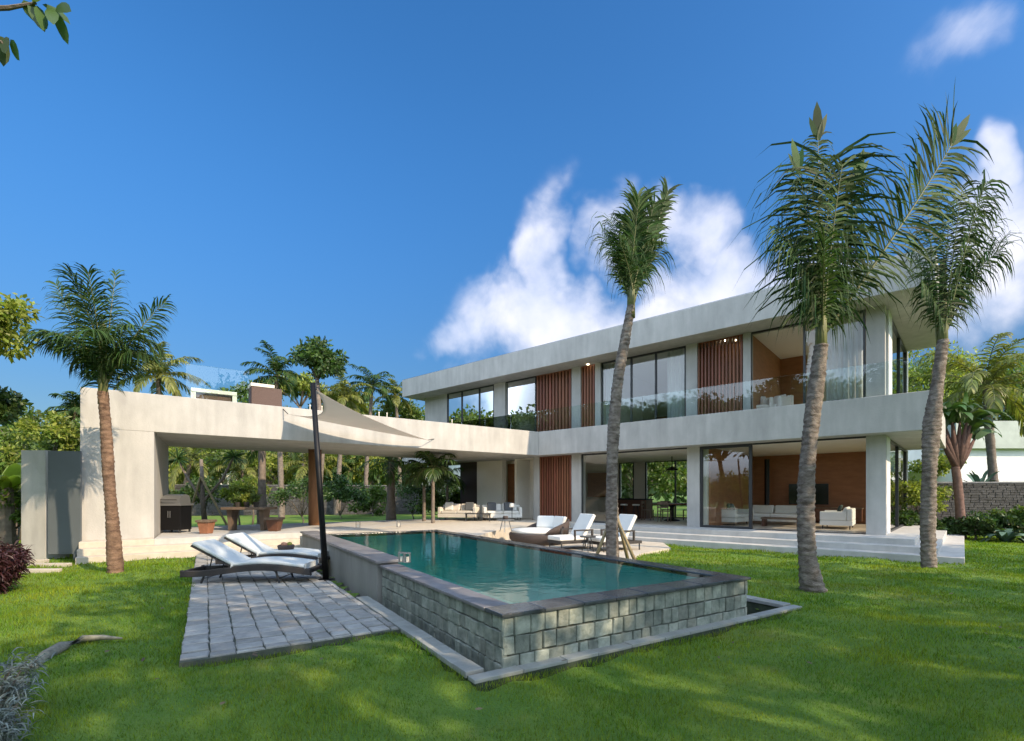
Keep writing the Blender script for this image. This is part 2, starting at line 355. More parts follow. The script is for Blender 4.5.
def frond(lv, st, base, az, el, Ln, droop, leaf=.6, n=46, hang=.6, w=.035, t0=.16, curl=0, sweep=62, thick=.022, p=1.4, fold=.25, lv2=None, gap=0, K=22, roll=0, tip=0, cut=0):
    pts, dirs = rachis(base, az, el, Ln, droop, K, curl, p)
    st.tube(pts, [thick*(1-.85*i/(len(pts)-1)) for i in range(len(pts))], 5)
    for sgn in (-1, 1):
        t = np.linspace(t0, .995, n)+rng.normal(0, .004, n); t = np.clip(t, 0, .999)
        if gap: keep = rng.random(n) > gap; t = t[keep]
        m = len(t); x = t*(len(pts)-1); i = x.astype(int); fr = (x-i)[:, None]
        P = pts[i]*(1-fr)+pts[np.minimum(i+1, len(pts)-1)]*fr; T = unit(dirs[i])
        S = unit(np.cross(T, np.array([0, 0, 1.0]))+1e-5); a0 = R(az); S0 = np.array([math.sin(a0), -math.cos(a0), 0])
        S = np.where((S@S0)[:, None] < 0, -S, S); U = np.cross(S, T)
        U = np.where(U[:, 2:3] < 0, -U, U)
        if roll: cr, sr = math.cos(R(roll)), math.sin(R(roll)); S, U = S*cr+U*sr, U*cr-S*sr
        A = np.radians(sweep-(sweep-(sweep*.62 if cut else 22))*t**1.5+rng.normal(0, 5, m))[:, None]
        D = unit(T*np.cos(A)+(S*sgn+U*fold)*np.sin(A)+rng.normal(0, .06, (m, 3)))
        Ll = leaf*np.clip(np.sin(np.pi*(.12+.80*(t-t0)/(1-t0)))**.55, .25, 1)*rng.uniform(.85, 1.08, m)
        if cut: Ll = leaf*np.clip((t-t0)*5+.35, .35, 1)*rng.uniform(.55, 1.1, m)
        W = unit(np.cross(D, U)+rng.normal(0, .25, (m, 3)))
        lv.strips(P, D, W, Ll, np.full(m, w)*rng.uniform(.8, 1.2, m), np.full(m, hang)*rng.uniform(.6, 1.3, m), 4)
_f0 = frond
def frond(lv, st, base, az, el, Ln, droop, **kw):
    tip = kw.get('tip', 0); _f0(lv, st, base, az, el, Ln, droop, **kw)
    if tip:
        pts, dirs = rachis(base, az, el, Ln, droop, 22, kw.get('curl', 0), kw.get('p', 1.4)); n = 3; T = dirs[-1]; side = np.cross(T, [0, 1, .1]); side /= np.linalg.norm(side)
        D = unit(np.array([T+side*q for q in (-.32, .02, .35)])); W = unit(np.array([np.cross(d, [0, 1, 0]) for d in D])+rng.normal(0, .15, (3, 3)))
        lv.strips(np.array([pts[-1]-T*.05]*3), D, W, tip*np.array([.8, 1.1, .7]), tip*np.array([.18, .26, .16]), np.full(3, .05), 4)
def trunk_mesh(pts, rads, n=14, ring=.07, amp=.07, seed=0, flare=True):
    rg = np.random.default_rng(seed); pts = [Vector(p) for p in pts]
    ls = [0]
    for i in range(1, len(pts)): ls.append(ls[-1]+(pts[i]-pts[i-1]).length)
    tot = ls[-1]; m = max(8, int(tot/ring*3)); P = []; Rr = []; rg2 = rg.uniform(.5, 1.4, int(tot/ring)+3)
    for k in range(m+1):
        s = tot*k/m; i = max(j for j in range(len(pts)) if ls[j] <= s+1e-9); i = min(i, len(pts)-2); f = (s-ls[i])/(ls[i+1]-ls[i])
        # Catmull-Rom
        p0, p1, p2, p3 = pts[max(i-1, 0)], pts[i], pts[i+1], pts[min(i+2, len(pts)-1)]
        q = .5*((2*p1)+(p2-p0)*f+(2*p0-5*p1+4*p2-p3)*f*f+(3*p1-p0-3*p2+p3)*f**3)
        r = rads[i]*(1-f)+rads[i+1]*f; saw = (s/ring) % 1
        P.append(q); Rr.append(r*(1+amp*rg2[int(s/ring)]*(saw-.35)))
    mb = MB(); vs = []
    ph = rg.uniform(0, 6.28, 4)
    for k, p in enumerate(P):
        for j in range(n):
            a = 2*math.pi*j/n; nz = 1+.05*math.sin(2*a+ph[0]+k*.11)+.035*math.sin(5*a+ph[1]+k*.5)+rg.normal(0, .022)
            vs.append((p.x+math.cos(a)*Rr[k]*nz, p.y+math.sin(a)*Rr[k]*nz, p.z+rg.normal(0, .003)))
    fs = [(i*n+k, i*n+(k+1) % n, (i+1)*n+(k+1) % n, (i+1)*n+k) for i in range(len(P)-1) for k in range(n)]
    fs += [tuple(range(n))[::-1], tuple(range((len(P)-1)*n, len(P)*n))]
    mb.add(vs, fs); return mb
def leaf_cloud(lv, c, rad, n, size, clumps=24, clump_r=.35, squash=1.0, shell=.55, seed=None, aspect=.5):
    """leaves in clumps through an uneven crown volume"""
    rg = rng if seed is None else np.random.default_rng(seed)
    rad = np.array(rad, float)*np.ones(3)
    d = unit(rg.normal(size=(clumps, 3))); d[:, 2] = np.where(d[:, 2] < -.5, -d[:, 2]*.5, d[:, 2])
    rr = shell+(1-shell)*rg.random(clumps)**.6; C = np.array(c)+d*rr[:, None]*rad*rg.uniform(.75, 1.12, (clumps, 1))
    cr = clump_r*rg.uniform(.6, 1.3, clumps)*rad.mean()
    idx = rg.integers(0, clumps, n); off = unit(rg.normal(size=(n, 3)))*(rg.random(n)**.45)[:, None]
    P = C[idx]+off*cr[idx][:, None]*np.array([1, 1, .75*squash])
    D = unit(off+rg.normal(0, .7, (n, 3))+np.array([0, 0, -.15])); W = unit(np.cross(D, rg.normal(size=(n, 3))))
    Ln = size*rg.uniform(.6, 1.3, n)
    lv.strips(P, D, W, Ln, Ln*aspect, np.full(n, .2), 2)
    return C
def broadleaf(name, label, x, y, h, cr, leafm, n=5000, size=.22, trunk_r=.16, crown_z=None, group=None, clumps=26, cat='tree', barkm=None, flat=1.0, seed=1, z0=0, lean=(0, 0), clump_r=.35):
    r = thing(name, label, cat, (x, y, z0), group=group); cz = crown_z or h-cr*.8*flat
    lv = Leaves(); tx, ty = x+lean[0], y+lean[1]
    C = leaf_cloud(lv, (tx, ty, z0+cz), (cr, cr, cr*.85*flat), n, size, clumps, clump_r=clump_r, seed=seed); lv.build('crown', leafm, r)
    t = MB(); base = Vector((x, y, z0-.1)); fork = Vector((x+(tx-x)*.6, y+(ty-y)*.6, z0+max(.3, cz-cr*.6*flat)))
    mid = base.lerp(fork, .5)+Vector((.03*h, 0, 0)); t.tube([base, mid, fork], [trunk_r*1.2, trunk_r, trunk_r*.75], 9)
    for k in range(0, clumps, 2):
        e = Vector(C[k]); m = fork.lerp(e, .5)+Vector((0, 0, .12*cr)); t.tube([fork-Vector((0, 0, .1)), m, e], [trunk_r*.5, trunk_r*.25, trunk_r*.08], 5)
    t.build('trunk', barkm or bark_g, r, smooth=True); return r
def coco_palm(label, x, y, h, n=18, L_=3.4, leaf=.8, r=.16, leafm=None, lean=(0, 0), seed=0, group=None, el0=(-30, 75), nl=26, w=.07, droop=75, hang=.9, name='coconut_palm', z0=0):
    rg = np.random.default_rng(seed); rt = thing(name, label, 'palm tree', (x, y, z0), group=group)
    top = (x+lean[0], y+lean[1], z0+h)
    trunk_mesh([(x, y, z0-.1), (x+lean[0]*.25, y+lean[1]*.25, z0+h*.4), (x+lean[0]*.7, y+lean[1]*.7, z0+h*.75), top], [r*1.35, r, r*.9, r*.75], 10, .14, .05, seed).build('trunk', bark_g, rt, smooth=True)
    lv = Leaves(); st = MB()
    for k in range(n):
        az = k*137.5+rg.uniform(-12, 12); el = el0[0]+(el0[1]-el0[0])*((k+.5)/n)+rg.uniform(-8, 8)
        frond(lv, st, top, az, el, L_*rg.uniform(.8, 1.1), droop*rg.uniform(.7, 1.15), leaf=leaf, n=nl, hang=hang, w=w, t0=.12, curl=rg.uniform(-15, 15), sweep=65, thick=.03)
    c = lv.build('crown', leafm or leaf_palm, rt); st.build('frond_stalk', rachis_m, c); return rt

# ---------------------------------------------------------------- lawn and ground sheets
def inpoly(px, py, poly):
    c = np.zeros(len(px), bool); n = len(poly)
    for i in range(n):
        x1, y1 = poly[i][:2]; x2, y2 = poly[(i+1) % n][:2]
        cond = ((y1 > py) != (y2 > py)); xi = (x2-x1)*(py-y1)/((y2-y1) if y2 != y1 else 1e-9)+x1; c ^= cond & (px < xi)
    return c
def bumps(x, y):
    return (.034*np.sin(x*1.9+.6*np.sin(y*1.3))*np.sin(y*2.3+1.1*np.sin(x*.9))+.012*np.sin(x*4.1+y*1.7)*np.sin(y*5.3-x*2.1))
HOLES = [[PU(1.9, 3.62), PU(7.1, 3.62), PU(7.1, 14), PU(1.9, 14)]]
PATIO = [PU(-.21, 5.5), PU(1.92, 5.5), PU(1.92, 15.1), PU(-.1, 15.1)]
DECK = [PU(6.1, 7.0), (2.3, 10.7), (3.4, 12.9), (4.6, 14.2), H(5.6, 1.96), H(9.9, 1.96), (-.2, 16.8), PU(6.15, 11.5)]
WING_FLOOR = [B(-1.48, 1.2), B(5.0, 1.2), B(13, 1.2), B(13, -4.6), B(-1.48, -4.6)]
HOUSE_BASE = [H(-1.55, 1.95), H(11.5, 1.95), H(22, 1.95), H(22, -7), HS(7.5, 1.55)]
SOLIDS = [PATIO, DECK, WING_FLOOR, HOUSE_BASE]
def lawn():
    # fine sheet near the camera, coarse sheet to the horizon
    def grid(x0, x1, y0, y1, step):
        xs = np.arange(x0, x1+1e-6, step); ys = np.arange(y0, y1+1e-6, step); X, Y = np.meshgrid(xs, ys); nx, ny = len(xs), len(ys)
        i = np.arange(nx-1)[None]+np.arange(ny-1)[:, None]*nx; F = np.stack([i, i+1, i+1+nx, i+nx], -1).reshape(-1, 4)
        return X.ravel(), Y.ravel(), F
    X, Y, F = grid(-26, 34, -14, 26, .2)
    near = (X > -25.8) & (X < 33.8) & (Y > -13.8) & (Y < 25.8)
    Z = np.where(near, bumps(X, Y), 0)
    cx = X[F].mean(1); cy = Y[F].mean(1); keep = np.ones(len(F), bool)
    pool_in = [PU(2.15, 3.78), PU(6.92, 3.78), PU(6.92, 13.5), PU(2.15, 13.5)]
    keep &= ~inpoly(cx, cy, pool_in)
    # snap the lawn down under hard surfaces
    for p in SOLIDS+HOLES: Z = np.where(inpoly(X, Y, p), -.09, Z)
    F = F[keep]
    o = np_obj('lawn', np.stack([X, Y, Z], 1), F, lawn_m); o['kind'] = 'structure'; o.data.polygons.foreach_set('use_smooth', [True]*len(o.data.polygons))
    m = MB(); r = 900
    for q in ([(-r, -r), (r, -r), (r, -14), (-r, -14)], [(-r, 26), (r, 26), (r, r), (-r, r)], [(-r, -14), (-26, -14), (-26, 26), (-r, 26)], [(34, -14), (r, -14), (r, 26), (34, 26)]):
        m.add([(a, b, 0) for a, b in q], [(0, 1, 2, 3)])
    tag(m.build('ground', lawn_m, loc=(0, 0, 0)), kind='structure')
lawn_m = mat('lawn_soil_green', (.08, .17, .018), .95, 0, 1.5, .8, 60, col2=(.14, .22, .025))
grass_m = mat('grass_blades', (.085, .19, .014), .8, 0, .9, 0, col2=(.21, .27, .024), spec=.15, island=.45, translucent=.35)
for gm in (lawn_m, grass_m):      # straw coloured worn patches in the turf
    t = gm.node_tree; b = t.nodes['Principled BSDF']; src = b.inputs['Base Color'].links[0].from_socket
    tc = N(t, 'ShaderNodeTexCoord'); n = N(t, 'ShaderNodeTexNoise'); n.inputs['Scale'].default_value = .55; n.inputs['Detail'].default_value = 7; n.inputs['Roughness'].default_value = .7; L(t, tc.outputs['Object'], n.inputs[0])
    r = N(t, 'ShaderNodeMapRange', interpolation_type='SMOOTHSTEP'); L(t, n.outputs['Fac'], r.inputs[0]); r.inputs[1].default_value = .52; r.inputs[2].default_value = .70; r.inputs[4].default_value = .55
    mx = N(t, 'ShaderNodeMixRGB'); L(t, r.outputs[0], mx.inputs[0]); L(t, src, mx.inputs[1]); mx.inputs[2].default_value = (.24, .23, .05, 1); L(t, mx.outputs[0], b.inputs['Base Color'])
lawn()
def grass():
    Vs = []; Fs = []; n0 = 0
    for (y0, y1, dens, hgt, wid) in ((2.6, 4.6, 4200, .038, .0045), (4.6, 7, 2300, .042, .007), (7, 10.5, 1000, .045, .012), (10.5, 16, 420, .05, .022), (16, 24, 130, .06, .045)):
        x0, x1 = -1.12*y1-2.5, 1.12*y1+2.5; n = int((x1-x0)*(y1-y0)*dens); x = rng.uniform(x0, x1, n); y = rng.uniform(y0, y1, n)
        k = (np.abs(x) < 1.12*y+2.5)
        for p in SOLIDS+HOLES: k &= ~inpoly(x, y, p)
        x = x[k]; y = y[k]; n = len(x); z = bumps(x, y)-.004
        a = rng.uniform(0, 6.283, n); h = hgt*rng.uniform(.5, 1.35, n)*(1+.35*np.sin(x*2.7+np.sin(y*3.1))*np.sin(y*2.2)); w = wid*rng.uniform(.7, 1.3, n); le = rng.uniform(0, 1.0, n)*h; la = rng.uniform(0, 6.283, n)
        V = np.zeros((n, 3, 3)); dx, dy = np.cos(a)*w/2, np.sin(a)*w/2
        V[:, 0] = np.stack([x-dx, y-dy, z], 1); V[:, 1] = np.stack([x+dx, y+dy, z], 1); V[:, 2] = np.stack([x+np.cos(la)*le, y+np.sin(la)*le, z+h], 1)
        Vs.append(V.reshape(-1, 3)); Fs.append(np.arange(n*3).reshape(-1, 3)+n0); n0 += n*3
    o = np_obj('grass', np.concatenate(Vs), np.concatenate(Fs), grass_m); tag(o, 'short green lawn grass growing around pool and patio', 'grass', kind='stuff')
grass()

# ---------------------------------------------------------------- patio of square pavers, kerb, pool
def pavers(mb, u0, u1, v0, v1, su, sv, z, F=PU, gap=.018, gv=.03, hh=.05, stag=False, jit=.012):
    rg = np.random.default_rng(5); u = u0; col = 0
    while u < u1-.05:
        w = min(su*rg.uniform(.88, 1.12), u1-u); v = v0-(rg.uniform(0, sv) if stag else 0)
        while v < v1-.04:
            l = sv*rg.uniform(.72, 1.3); a, b = max(v, v0), min(v+l, v1)
            if b-a > .05:
                j = lambda: rg.uniform(-jit, jit); g = gap/2; dz = rg.uniform(-.004, .006); c = .012
                h_ = gv/2; q = [(u+g+j(), a+h_+j()), (u+w-g+j(), a+h_+j()), (u+w-g+j(), b-h_+j()), (u+g+j(), b-h_+j())]
                cu = sum(p[0] for p in q)/4; cv = sum(p[1] for p in q)/4
                inn = [(p[0]+(cu-p[0])*c/(w/2), p[1]+(cv-p[1])*c/((b-a)/2)) for p in q]
                bot = [(*F(*p), z-hh) for p in q]; t1 = [(*F(*p), z-.008+dz) for p in q]; t2 = [(*F(*p), z+dz) for p in inn]
                V = bot+t1+t2; f = [(8, 9, 10, 11)]
                for k in range(4): f += [(k, (k+1) % 4, 4+(k+1) % 4, 4+k), (4+k, 4+(k+1) % 4, 8+(k+1) % 4, 8+k)]
                mb.add(V, f)
            v += l
        u += w; col += 1
m = MB().prism(PATIO, -.08, .035); tag(m.build('patio_base', joint_m), kind='structure')
m = MB(); pavers(m, -.21, 1.90, 5.5, 15.05, 0.225, .225, .056, stag=True, gap=.012, gv=.034, jit=.009); tag(m.build('patio', paver_m), kind='structure')
pool = thing('swimming_pool', 'raised infinity pool faced with green stone blocks beside the patio', 'pool', (*PU(4.1, 8.7), 0))
ZC = .53
U0, U1, V0, V1 = 2.27, 5.97, 3.78, 13.65
def blocks(mb, A, Bp, z0, z1, out, thick=.05, bw=.23, rows=3, seed=3):
    """irregular squared stones on the vertical face A-B, pushed outwards by out"""
    rg = np.random.default_rng(seed); A = Vector((*A, 0)); Bv = Vector((*Bp, 0)); d = (Bv-A); Ltot = d.length; d.normalize(); n = Vector((*out, 0))
    hs = rg.uniform(.85, 1.15, rows); hs = hs/hs.sum()*(z1-z0); z = z0
    for r in range(rows):
        x = -rg.uniform(0, bw*.5)
        while x < Ltot:
            w = bw*rg.uniform(.75, 1.2) if rg.random() > .1 else bw*1.6; a, b = max(x, 0), min(x+w, Ltot)
            if b-a > .03:
                g = .0055; jt = lambda: rg.uniform(-.006, .006); t = thick+rg.uniform(-.008, .008); q = [(a+g+jt(), z+g+jt()), (b-g+jt(), z+g+jt()), (b-g+jt(), z+hs[r]-g+jt()), (a+g+jt(), z+hs[r]-g+jt())]
                q = [(min(max(p[0], 0), Ltot), p[1]) for p in q]
                cx = (a+b)/2; cz = z+hs[r]/2; inn = [(p[0]+(cx-p[0])*.09, p[1]+(cz-p[1])*.09) for p in q]
                P = lambda p, o: A+d*p[0]+n*o+Vector((0, 0, p[1]))
                V = [P(p, 0) for p in q]+[P(p, t*.8) for p in q]+[P(p, t) for p in inn]; f = [(8, 9, 10, 11)]
                for k in range(4): f += [(k, (k+1) % 4, 4+(k+1) % 4, 4+k), (4+k, 4+(k+1) % 4, 8+(k+1) % 4, 8+k)]
                mb.add(V, f)
            x += w
        z += hs[r]
u_n = (.848, .53); v_n = (-.53, .848); neg = lambda t: (-t[0], -t[1])
t_ = .045
m = MB()   # solid walls round the basin, behind the stones
m.fbox(PU, U0+t_, U0+.3, V0+t_, V1, -.5, ZC-.05); m.fbox(PU, U1-.3, U1-t_, V0+t_, V1, -.5, ZC-.05)
m.fbox(PU, U0+.3, U1-.3, V0+t_, V0+.3, -.5, ZC-.05); m.fbox(PU, U0+.3, U1-.3, V1-.3, V1, -.5, ZC-.05)
m.build('mortar_wall', mortar_m, pool)
m = MB(); blocks(m, PU(U0, V0+t_), PU(U1, V0+t_), -.02, ZC-.04, neg(v_n), rows=3, bw=.155, seed=11); m.build('stone_face', block_m, pool)
m = MB(); blocks(m, PU(U0+t_, 7.35), PU(U0+t_, V0), -.28, ZC-.04, neg(u_n), rows=5, bw=.15, seed=5); m.build('stone_face', block_m, pool)
m = MB(); blocks(m, PU(U1-t_, V0), PU(U1-t_, V1-2), -.35, ZC-.04, u_n, rows=5, bw=.17, seed=6); m.build('stone_face', block_m, pool)
def coping(mb, u0, u1, v0, v1, along, z0, z1, ln=.5, seed=2):
    rg = np.random.default_rng(seed); s, e = (u0, u1) if along == 'u' else (v0, v1); x = s
    while x < e-.02:
        l = min(ln*rg.uniform(.85, 1.15), e-x); l = e-x if e-x-l < .15 else l; g = .003; dz = rg.uniform(-.003, .003)
        if along == 'u': mb.fbox(PU, x+g, x+l-g, v0, v1, z0, z1+dz)
        else: mb.fbox(PU, u0, u1, x+g, x+l-g, z0, z1+dz)
        x += l
m = MB(); coping(m, U0-.035, U0+.26, V0+.30, 7.5, 'v', ZC-.038, ZC); m.build('coping', coping_m, pool, bevel=.008)
m = MB(); coping(m, U0-.035, U1+.035, V0-.035, V0+.295, 'u', ZC-.037, ZC, .42, 4)
coping(m, U1-.26, U1+.035, V0+.30, V1+.3, 'v', ZC-.036, ZC, .5, 6); coping(m, U0+.30, U1-.265, V1+.002, V1+.3, 'u', ZC-.05, ZC-.004, .5, 7); m.build('wet_coping', wetcoping_m, pool, bevel=.008)
# raised cast wall on the patio side
m = MB().fbox(PU, 2.22, 2.55, 7.42, 14.3, -.4, .555); m.build('side_wall', cast_m, pool)
m = MB(); coping(m, 2.17, 2.62, 7.34, 14.35, 'v', .555, .60, .9, 9); m.build('wall_coping', coping_m, pool, bevel=.008)
# basin
m = MB()
def inner(u0, u1, v0, v1, zb, zt):
    c = [PU(u0, v0), PU(u1, v0), PU(u1, v1), PU(u0, v1)]; V = [(*p, zb) for p in c]+[(*p, zt) for p in c]
    m.add(V, [(0, 1, 2, 3)]+[((k+1) % 4, k, 4+k, 4+(k+1) % 4) for k in range(4)])
inner(U0+.302, U1-.302, V0+.302, V1-.302, -.75, ZC-.06)
m.build('basin', basin_m, pool)
m = MB().add([(*PU(u, v), ZC-.012) for u, v in ((U0+.262, V0+.297), (U1-.262, V0+.297), (U1-.262, V1), (U0+.262, V1))], [(0, 1, 2, 3)])
water_m = glassmat('pool_water', (.82, .99, .98), 1.33, 0, 1.0, .12, .03)
tag(m.build('pool_water', water_m), kind='structure')
# overflow channel with its kerb
m = MB(); m.fbox(PU, 1.93, 2.3, 3.64, 7.5, -.5, -.42); m.fbox(PU, 5.95, 7.08, 3.64, 13.4, -.5, -.42)
m.fbox(PU, 1.93, 2.06, 3.66, 7.5, -.42, .02); m.fbox(PU, 6.9, 7.05, 3.66, 13.4, -.42, .0); m.fbox(PU, 2.06, 6.9, 3.66, 3.78, -.42, -.0)
tag(m.build('overflow_channel', mortar_m), kind='structure')
m = MB(); coping(m, 1.915, 2.095, 3.82, 7.5, 'v', .0, .055, .3, 12); coping(m, 1.915, 7.08, 3.66, 3.79, 'u', .0, .035, .45, 13); coping(m, 6.88, 7.08, 3.82, 8.2, 'v', .0, .05, .45, 14)
tag(m.build('kerb', curb_m, bevel=.006), kind='structure')
m = MB().prism(DECK, -.1, .05); tag(m.build('pool_deck', sand_m), kind='structure')
m = MB()
for a in ((2.06, 2.30, 3.9, 7.4), (5.94, 6.9, 3.9, 13)): m.add([(*PU(u, v), -.3) for u, v in ((a[0], a[2]), (a[1], a[2]), (a[1], a[3]), (a[0], a[3]))], [(0, 1, 2, 3)])
tag(m.build('channel_water', glassmat('dark_water', (.35, .45, .45), 1.33, 0, 1.2, .05, .02)), kind='structure')

# ---------------------------------------------------------------- villa
villa = thing('villa', 'two storey white concrete villa with teak slat screens and long flat roof', 'house', (*H(8, -3), 0))
Rr0 = H(-1.05, .6); Rr1 = (Rr0[0]+7.2*hs_[0], Rr0[1]+7.2*hs_[1]); Lr0 = H(21.3, .6); Lr1 = H(21.3, -6.5)
MB().prism([Rr0, Rr1, Lr1, Lr0], ZR, ZP).build('roof', plaster, villa, bevel=.012)
MB().prism([Rr0, Rr1, Lr1, Lr0], ZS, ZT).build('upper_floor_slab', plaster, villa, bevel=.012)
# thin dark flashing on top of the roof edge
m = MB(); m.fbox(H, -1.04, 21.28, .50, .58, ZP, ZP+.03); m.build('roof_flashing', grill_m, villa)
# base: floor and wrapping steps
def ring(w, o, bk): return [H(-w, o), H(9.8, o), H(9.8, -6.4), HS(bk, w)]
m = MB().prism(ring(.65, 1.05, 7.4), -.1, ZF); m.prism(ring(1.10, 1.5, 7.9), -.1, .31); m.prism(ring(1.55, 1.95, 8.4), -.1, .155)
m.build('steps', steps_m, villa, bevel=.01)
HT = [H(9.802, 1.05), (-.2, 16.8), PU(6.012, 11.6), PU(6.012, V1+.31), PU(2.2, V1+.9), B(12.9, -4.6), H(21.5, -7), H(9.802, -6.4)]
m = MB().prism(HT, -.1, ZF); m.build('terrace_floor', sand_m, villa)
# wing: end wall, beam, floor, steps
bi = ba(154)
b_end = 13.0
# where the back edge of the wing meets the house fascia line
def cross_fascia(c):
    lo, hi = 8, 16
    for _ in range(40):
        mid = (lo+hi)/2; p = B(mid, c); o = (p[0]-hO[0])*hn[0]+(p[1]-hO[1])*hn[1]
        if o > .603: lo = mid
        else: hi = mid
    return lo
c0, c1 = cross_fascia(0), cross_fascia(-4.6)
MB().prism([B(-1.48, 0), B(c0, 0), B(c1, -4.6), B(-1.48, -4.6)], ZS, ZT).build('wing_roof', plaster, villa, bevel=.012)
MB().prism([B(-1.48, 0), B(0, 0), B(.42, -4.6), B(-1.48, -4.6)], -.1, ZS-.001).build('end_wall', plaster, villa)
MB().prism([B(.002, .55), B(5.2, .55), B(5.2, .0), B(11.4, -.3), B(c1, -4.6), B(.423, -4.6)], -.1, ZF-.004).build('wing_floor', steps_m, villa)
m = MB().prism([B(-1.46, .002), B(.0, .002), B(.0, .55), B(-1.46, .55)], -.1, ZF-.008)
m.prism([B(-1.46, .552), B(5.4, .552), B(5.4, .9), B(-1.46, .9)], -.1, .31); m.prism([B(-1.46, .902), B(5.6, .902), B(5.6, 1.22), B(-1.46, 1.22)], -.1, .155)
m.build('wing_steps', sand_m, villa, bevel=.01)
# recessed ground floor left of the main front (behind the sofas)
def col_g(px0, px1, o0=0, d=.35, name='column', mm=None, z0=ZF, z1=ZS):
    a0, a1 = ha(px1, o0), ha(px0, o0); return MB().fbox(H, a0, a1, o0-d, o0, z0, z1-.002).build(name, mm or plaster, villa)
for p in ((866, 886), (687, 699.5), (571.5, 581), (533.5, 539)): col_g(*p)
for p in ((866, 885), (743, 750.5), (686, 697), (595, 600.5), (571.5, 580.5), (494, 505)): col_g(*p, o0=-.35, d=.3, z0=ZT, z1=ZR)
def slats(px0, px1, o, z0, z1, n, d=.07, fill=.55, back=True, name='slat_screen'):
    a0, a1 = ha(px1, o), ha(px0, o); m = MB(); w = (a1-a0)/n
    for k in range(n): m.fbox(H, a0+k*w+w*(1-fill)/2, a0+k*w+w*(1+fill)/2, o-d, o, z0+.04, z1-.04)
    m.fbox(H, a0, a1, o-d*.8, o-.01, z0+.001, z0+.04); m.fbox(H, a0, a1, o-d*.8, o-.01, z1-.045, z1-.003)
    s = m.build(name, wood, villa)
    if back: MB().fbox(H, a0, a1, o-d-.06, o-d-.002, z0+.002, z1-.004).build('screen_backing', darkwood, s)
    return s
slats(539, 571.5, -.06, ZF, ZS, 13)
slats(536, 571.5, -.42, ZT, ZR, 11); slats(580.5, 595, -.42, ZT, ZR, 5); slats(697, 743, -.42, ZT, ZR, 13, back=False, fill=.45)
MB().fbox(H, ha(743, -1.2), ha(697, -1.2), -1.3, -1.2, ZT+.001, ZR-.001).build('wood_wall', woodpanel, villa)
def window(px0, px1, o, z0, z1, mull=(), fw=.06, pane=True, F=H, aa=None, solid=True):
    a0, a1 = aa or (ha(px1, o), ha(px0, o)); m = MB(); e = .003
    m.fbox(F, a0+e, a0+fw, o-.09, o, z0+e, z1-e); m.fbox(F, a1-fw, a1-e, o-.09, o, z0+e, z1-e)
    m.fbox(F, a0+fw, a1-fw, o-.088, o-.002, z0+e, z0+fw*.8); m.fbox(F, a0+fw, a1-fw, o-.088, o-.002, z1-fw, z1-e)
    for q in mull:
        c = ha(q, o) if F is H else q; m.fbox(F, c-fw/2, c+fw/2, o-.085, o-.004, z0+fw*.8, z1-fw)
    w = m.build('window', frame_m, villa)
    if pane:
        c = [F(a0+fw*.5, o-.045), F(a1-fw*.5, o-.045)]; MB().add([(*c[0], z0+.02), (*c[1], z0+.02), (*c[1], z1-.02), (*c[0], z1-.02)], [(0, 1, 2, 3)]).build('pane', glass, w)
    return w
# ground floor glazing
window(699.5, 752, -.05, ZF, ZS, fw=.10)
window(581, 612, -.05, ZF, ZS)
for p0, p1, q0, q1 in ((866, 752, ZS-.05, ZS-.003), (687, 612, ZS-.05, ZS-.003), (866, 752, ZF+.001, ZF+.02)): MB().fbox(H, ha(p0), ha(p1), -.12, -.05, q0, q1).build('door_track', frame_m, villa)
# upper floor glazing
window(447, 494, -.42, ZT, ZR, (461.5, 479)); window(505, 536, -.42, ZT, ZR, ())
window(600.5, 686, -.42, ZT, ZR, (631, 655.5)); window(803, 865.5, -.42, ZT, ZR, ())
m = MB(); m.fbox(H, ha(803, -.42), ha(750.5, -.42), -.5, -.42, ZR-.05, ZR-.003); m.fbox(H, ha(751.8, -.42), ha(750.5, -.42), -.5, -.42, ZT, ZR-.052); m.build('door_track', frame_m, villa)
# left end of the upper floor, shaded wall
a_l = ha(425, -.42); a_w = ha(447, -.42)
MB().fbox(H, a_w, a_l, -6.3, -.42, ZT+.001, ZR-.002).build('upper_wall', plaster, villa)
# ground floor left: pale wall, teak door, dark panel, glazing
def seg(px0, px1, o, d, mm, name, z0=ZF, z1=ZS): return MB().fbox(H, ha(px1, o), ha(px0, o), o-d, o, z0+.001, z1-.002).build(name, mm, villa)
seg(477, 502, -.5, .3, plaster_in, 'terrace_wall'); seg(502, 534, -1.3, .3, plaster_in, 'terrace_wall'); seg(507.5, 517.5, -1.24, .055, woodpanel, 'terrace_door', z1=ZS-.15)
seg(461, 477, -.6, .2, mat('dark_brown_panel', (.05, .03, .028), .6), 'dark_panel')
window(420, 461, -.6, ZF, ZS, (447,))
MB().fbox(H, 20.9, 21.2, -6.3, -5.9, ZF, ZS-.002).build('rear_column', plaster, villa)
# interior
MB().fbox(H, ha(699, 0)-.15, ha(699, 0)+.0, -5.9, -.36, ZF, ZS-.003).build('partition', plaster_in, villa)
aL = ha(699, 0)-.16
m = MB().prism([H(.35, -5.9), H(aL, -5.9), H(aL, -6.05), H(.35, -6.05)], ZF, ZS-.003); m.build('living_back_wall', woodpanel, villa)
MB().fbox(H, aL-.06, aL, -5.88, -.5, ZF+.002, ZS-.005).build('living_side_panel', woodpanel, villa)
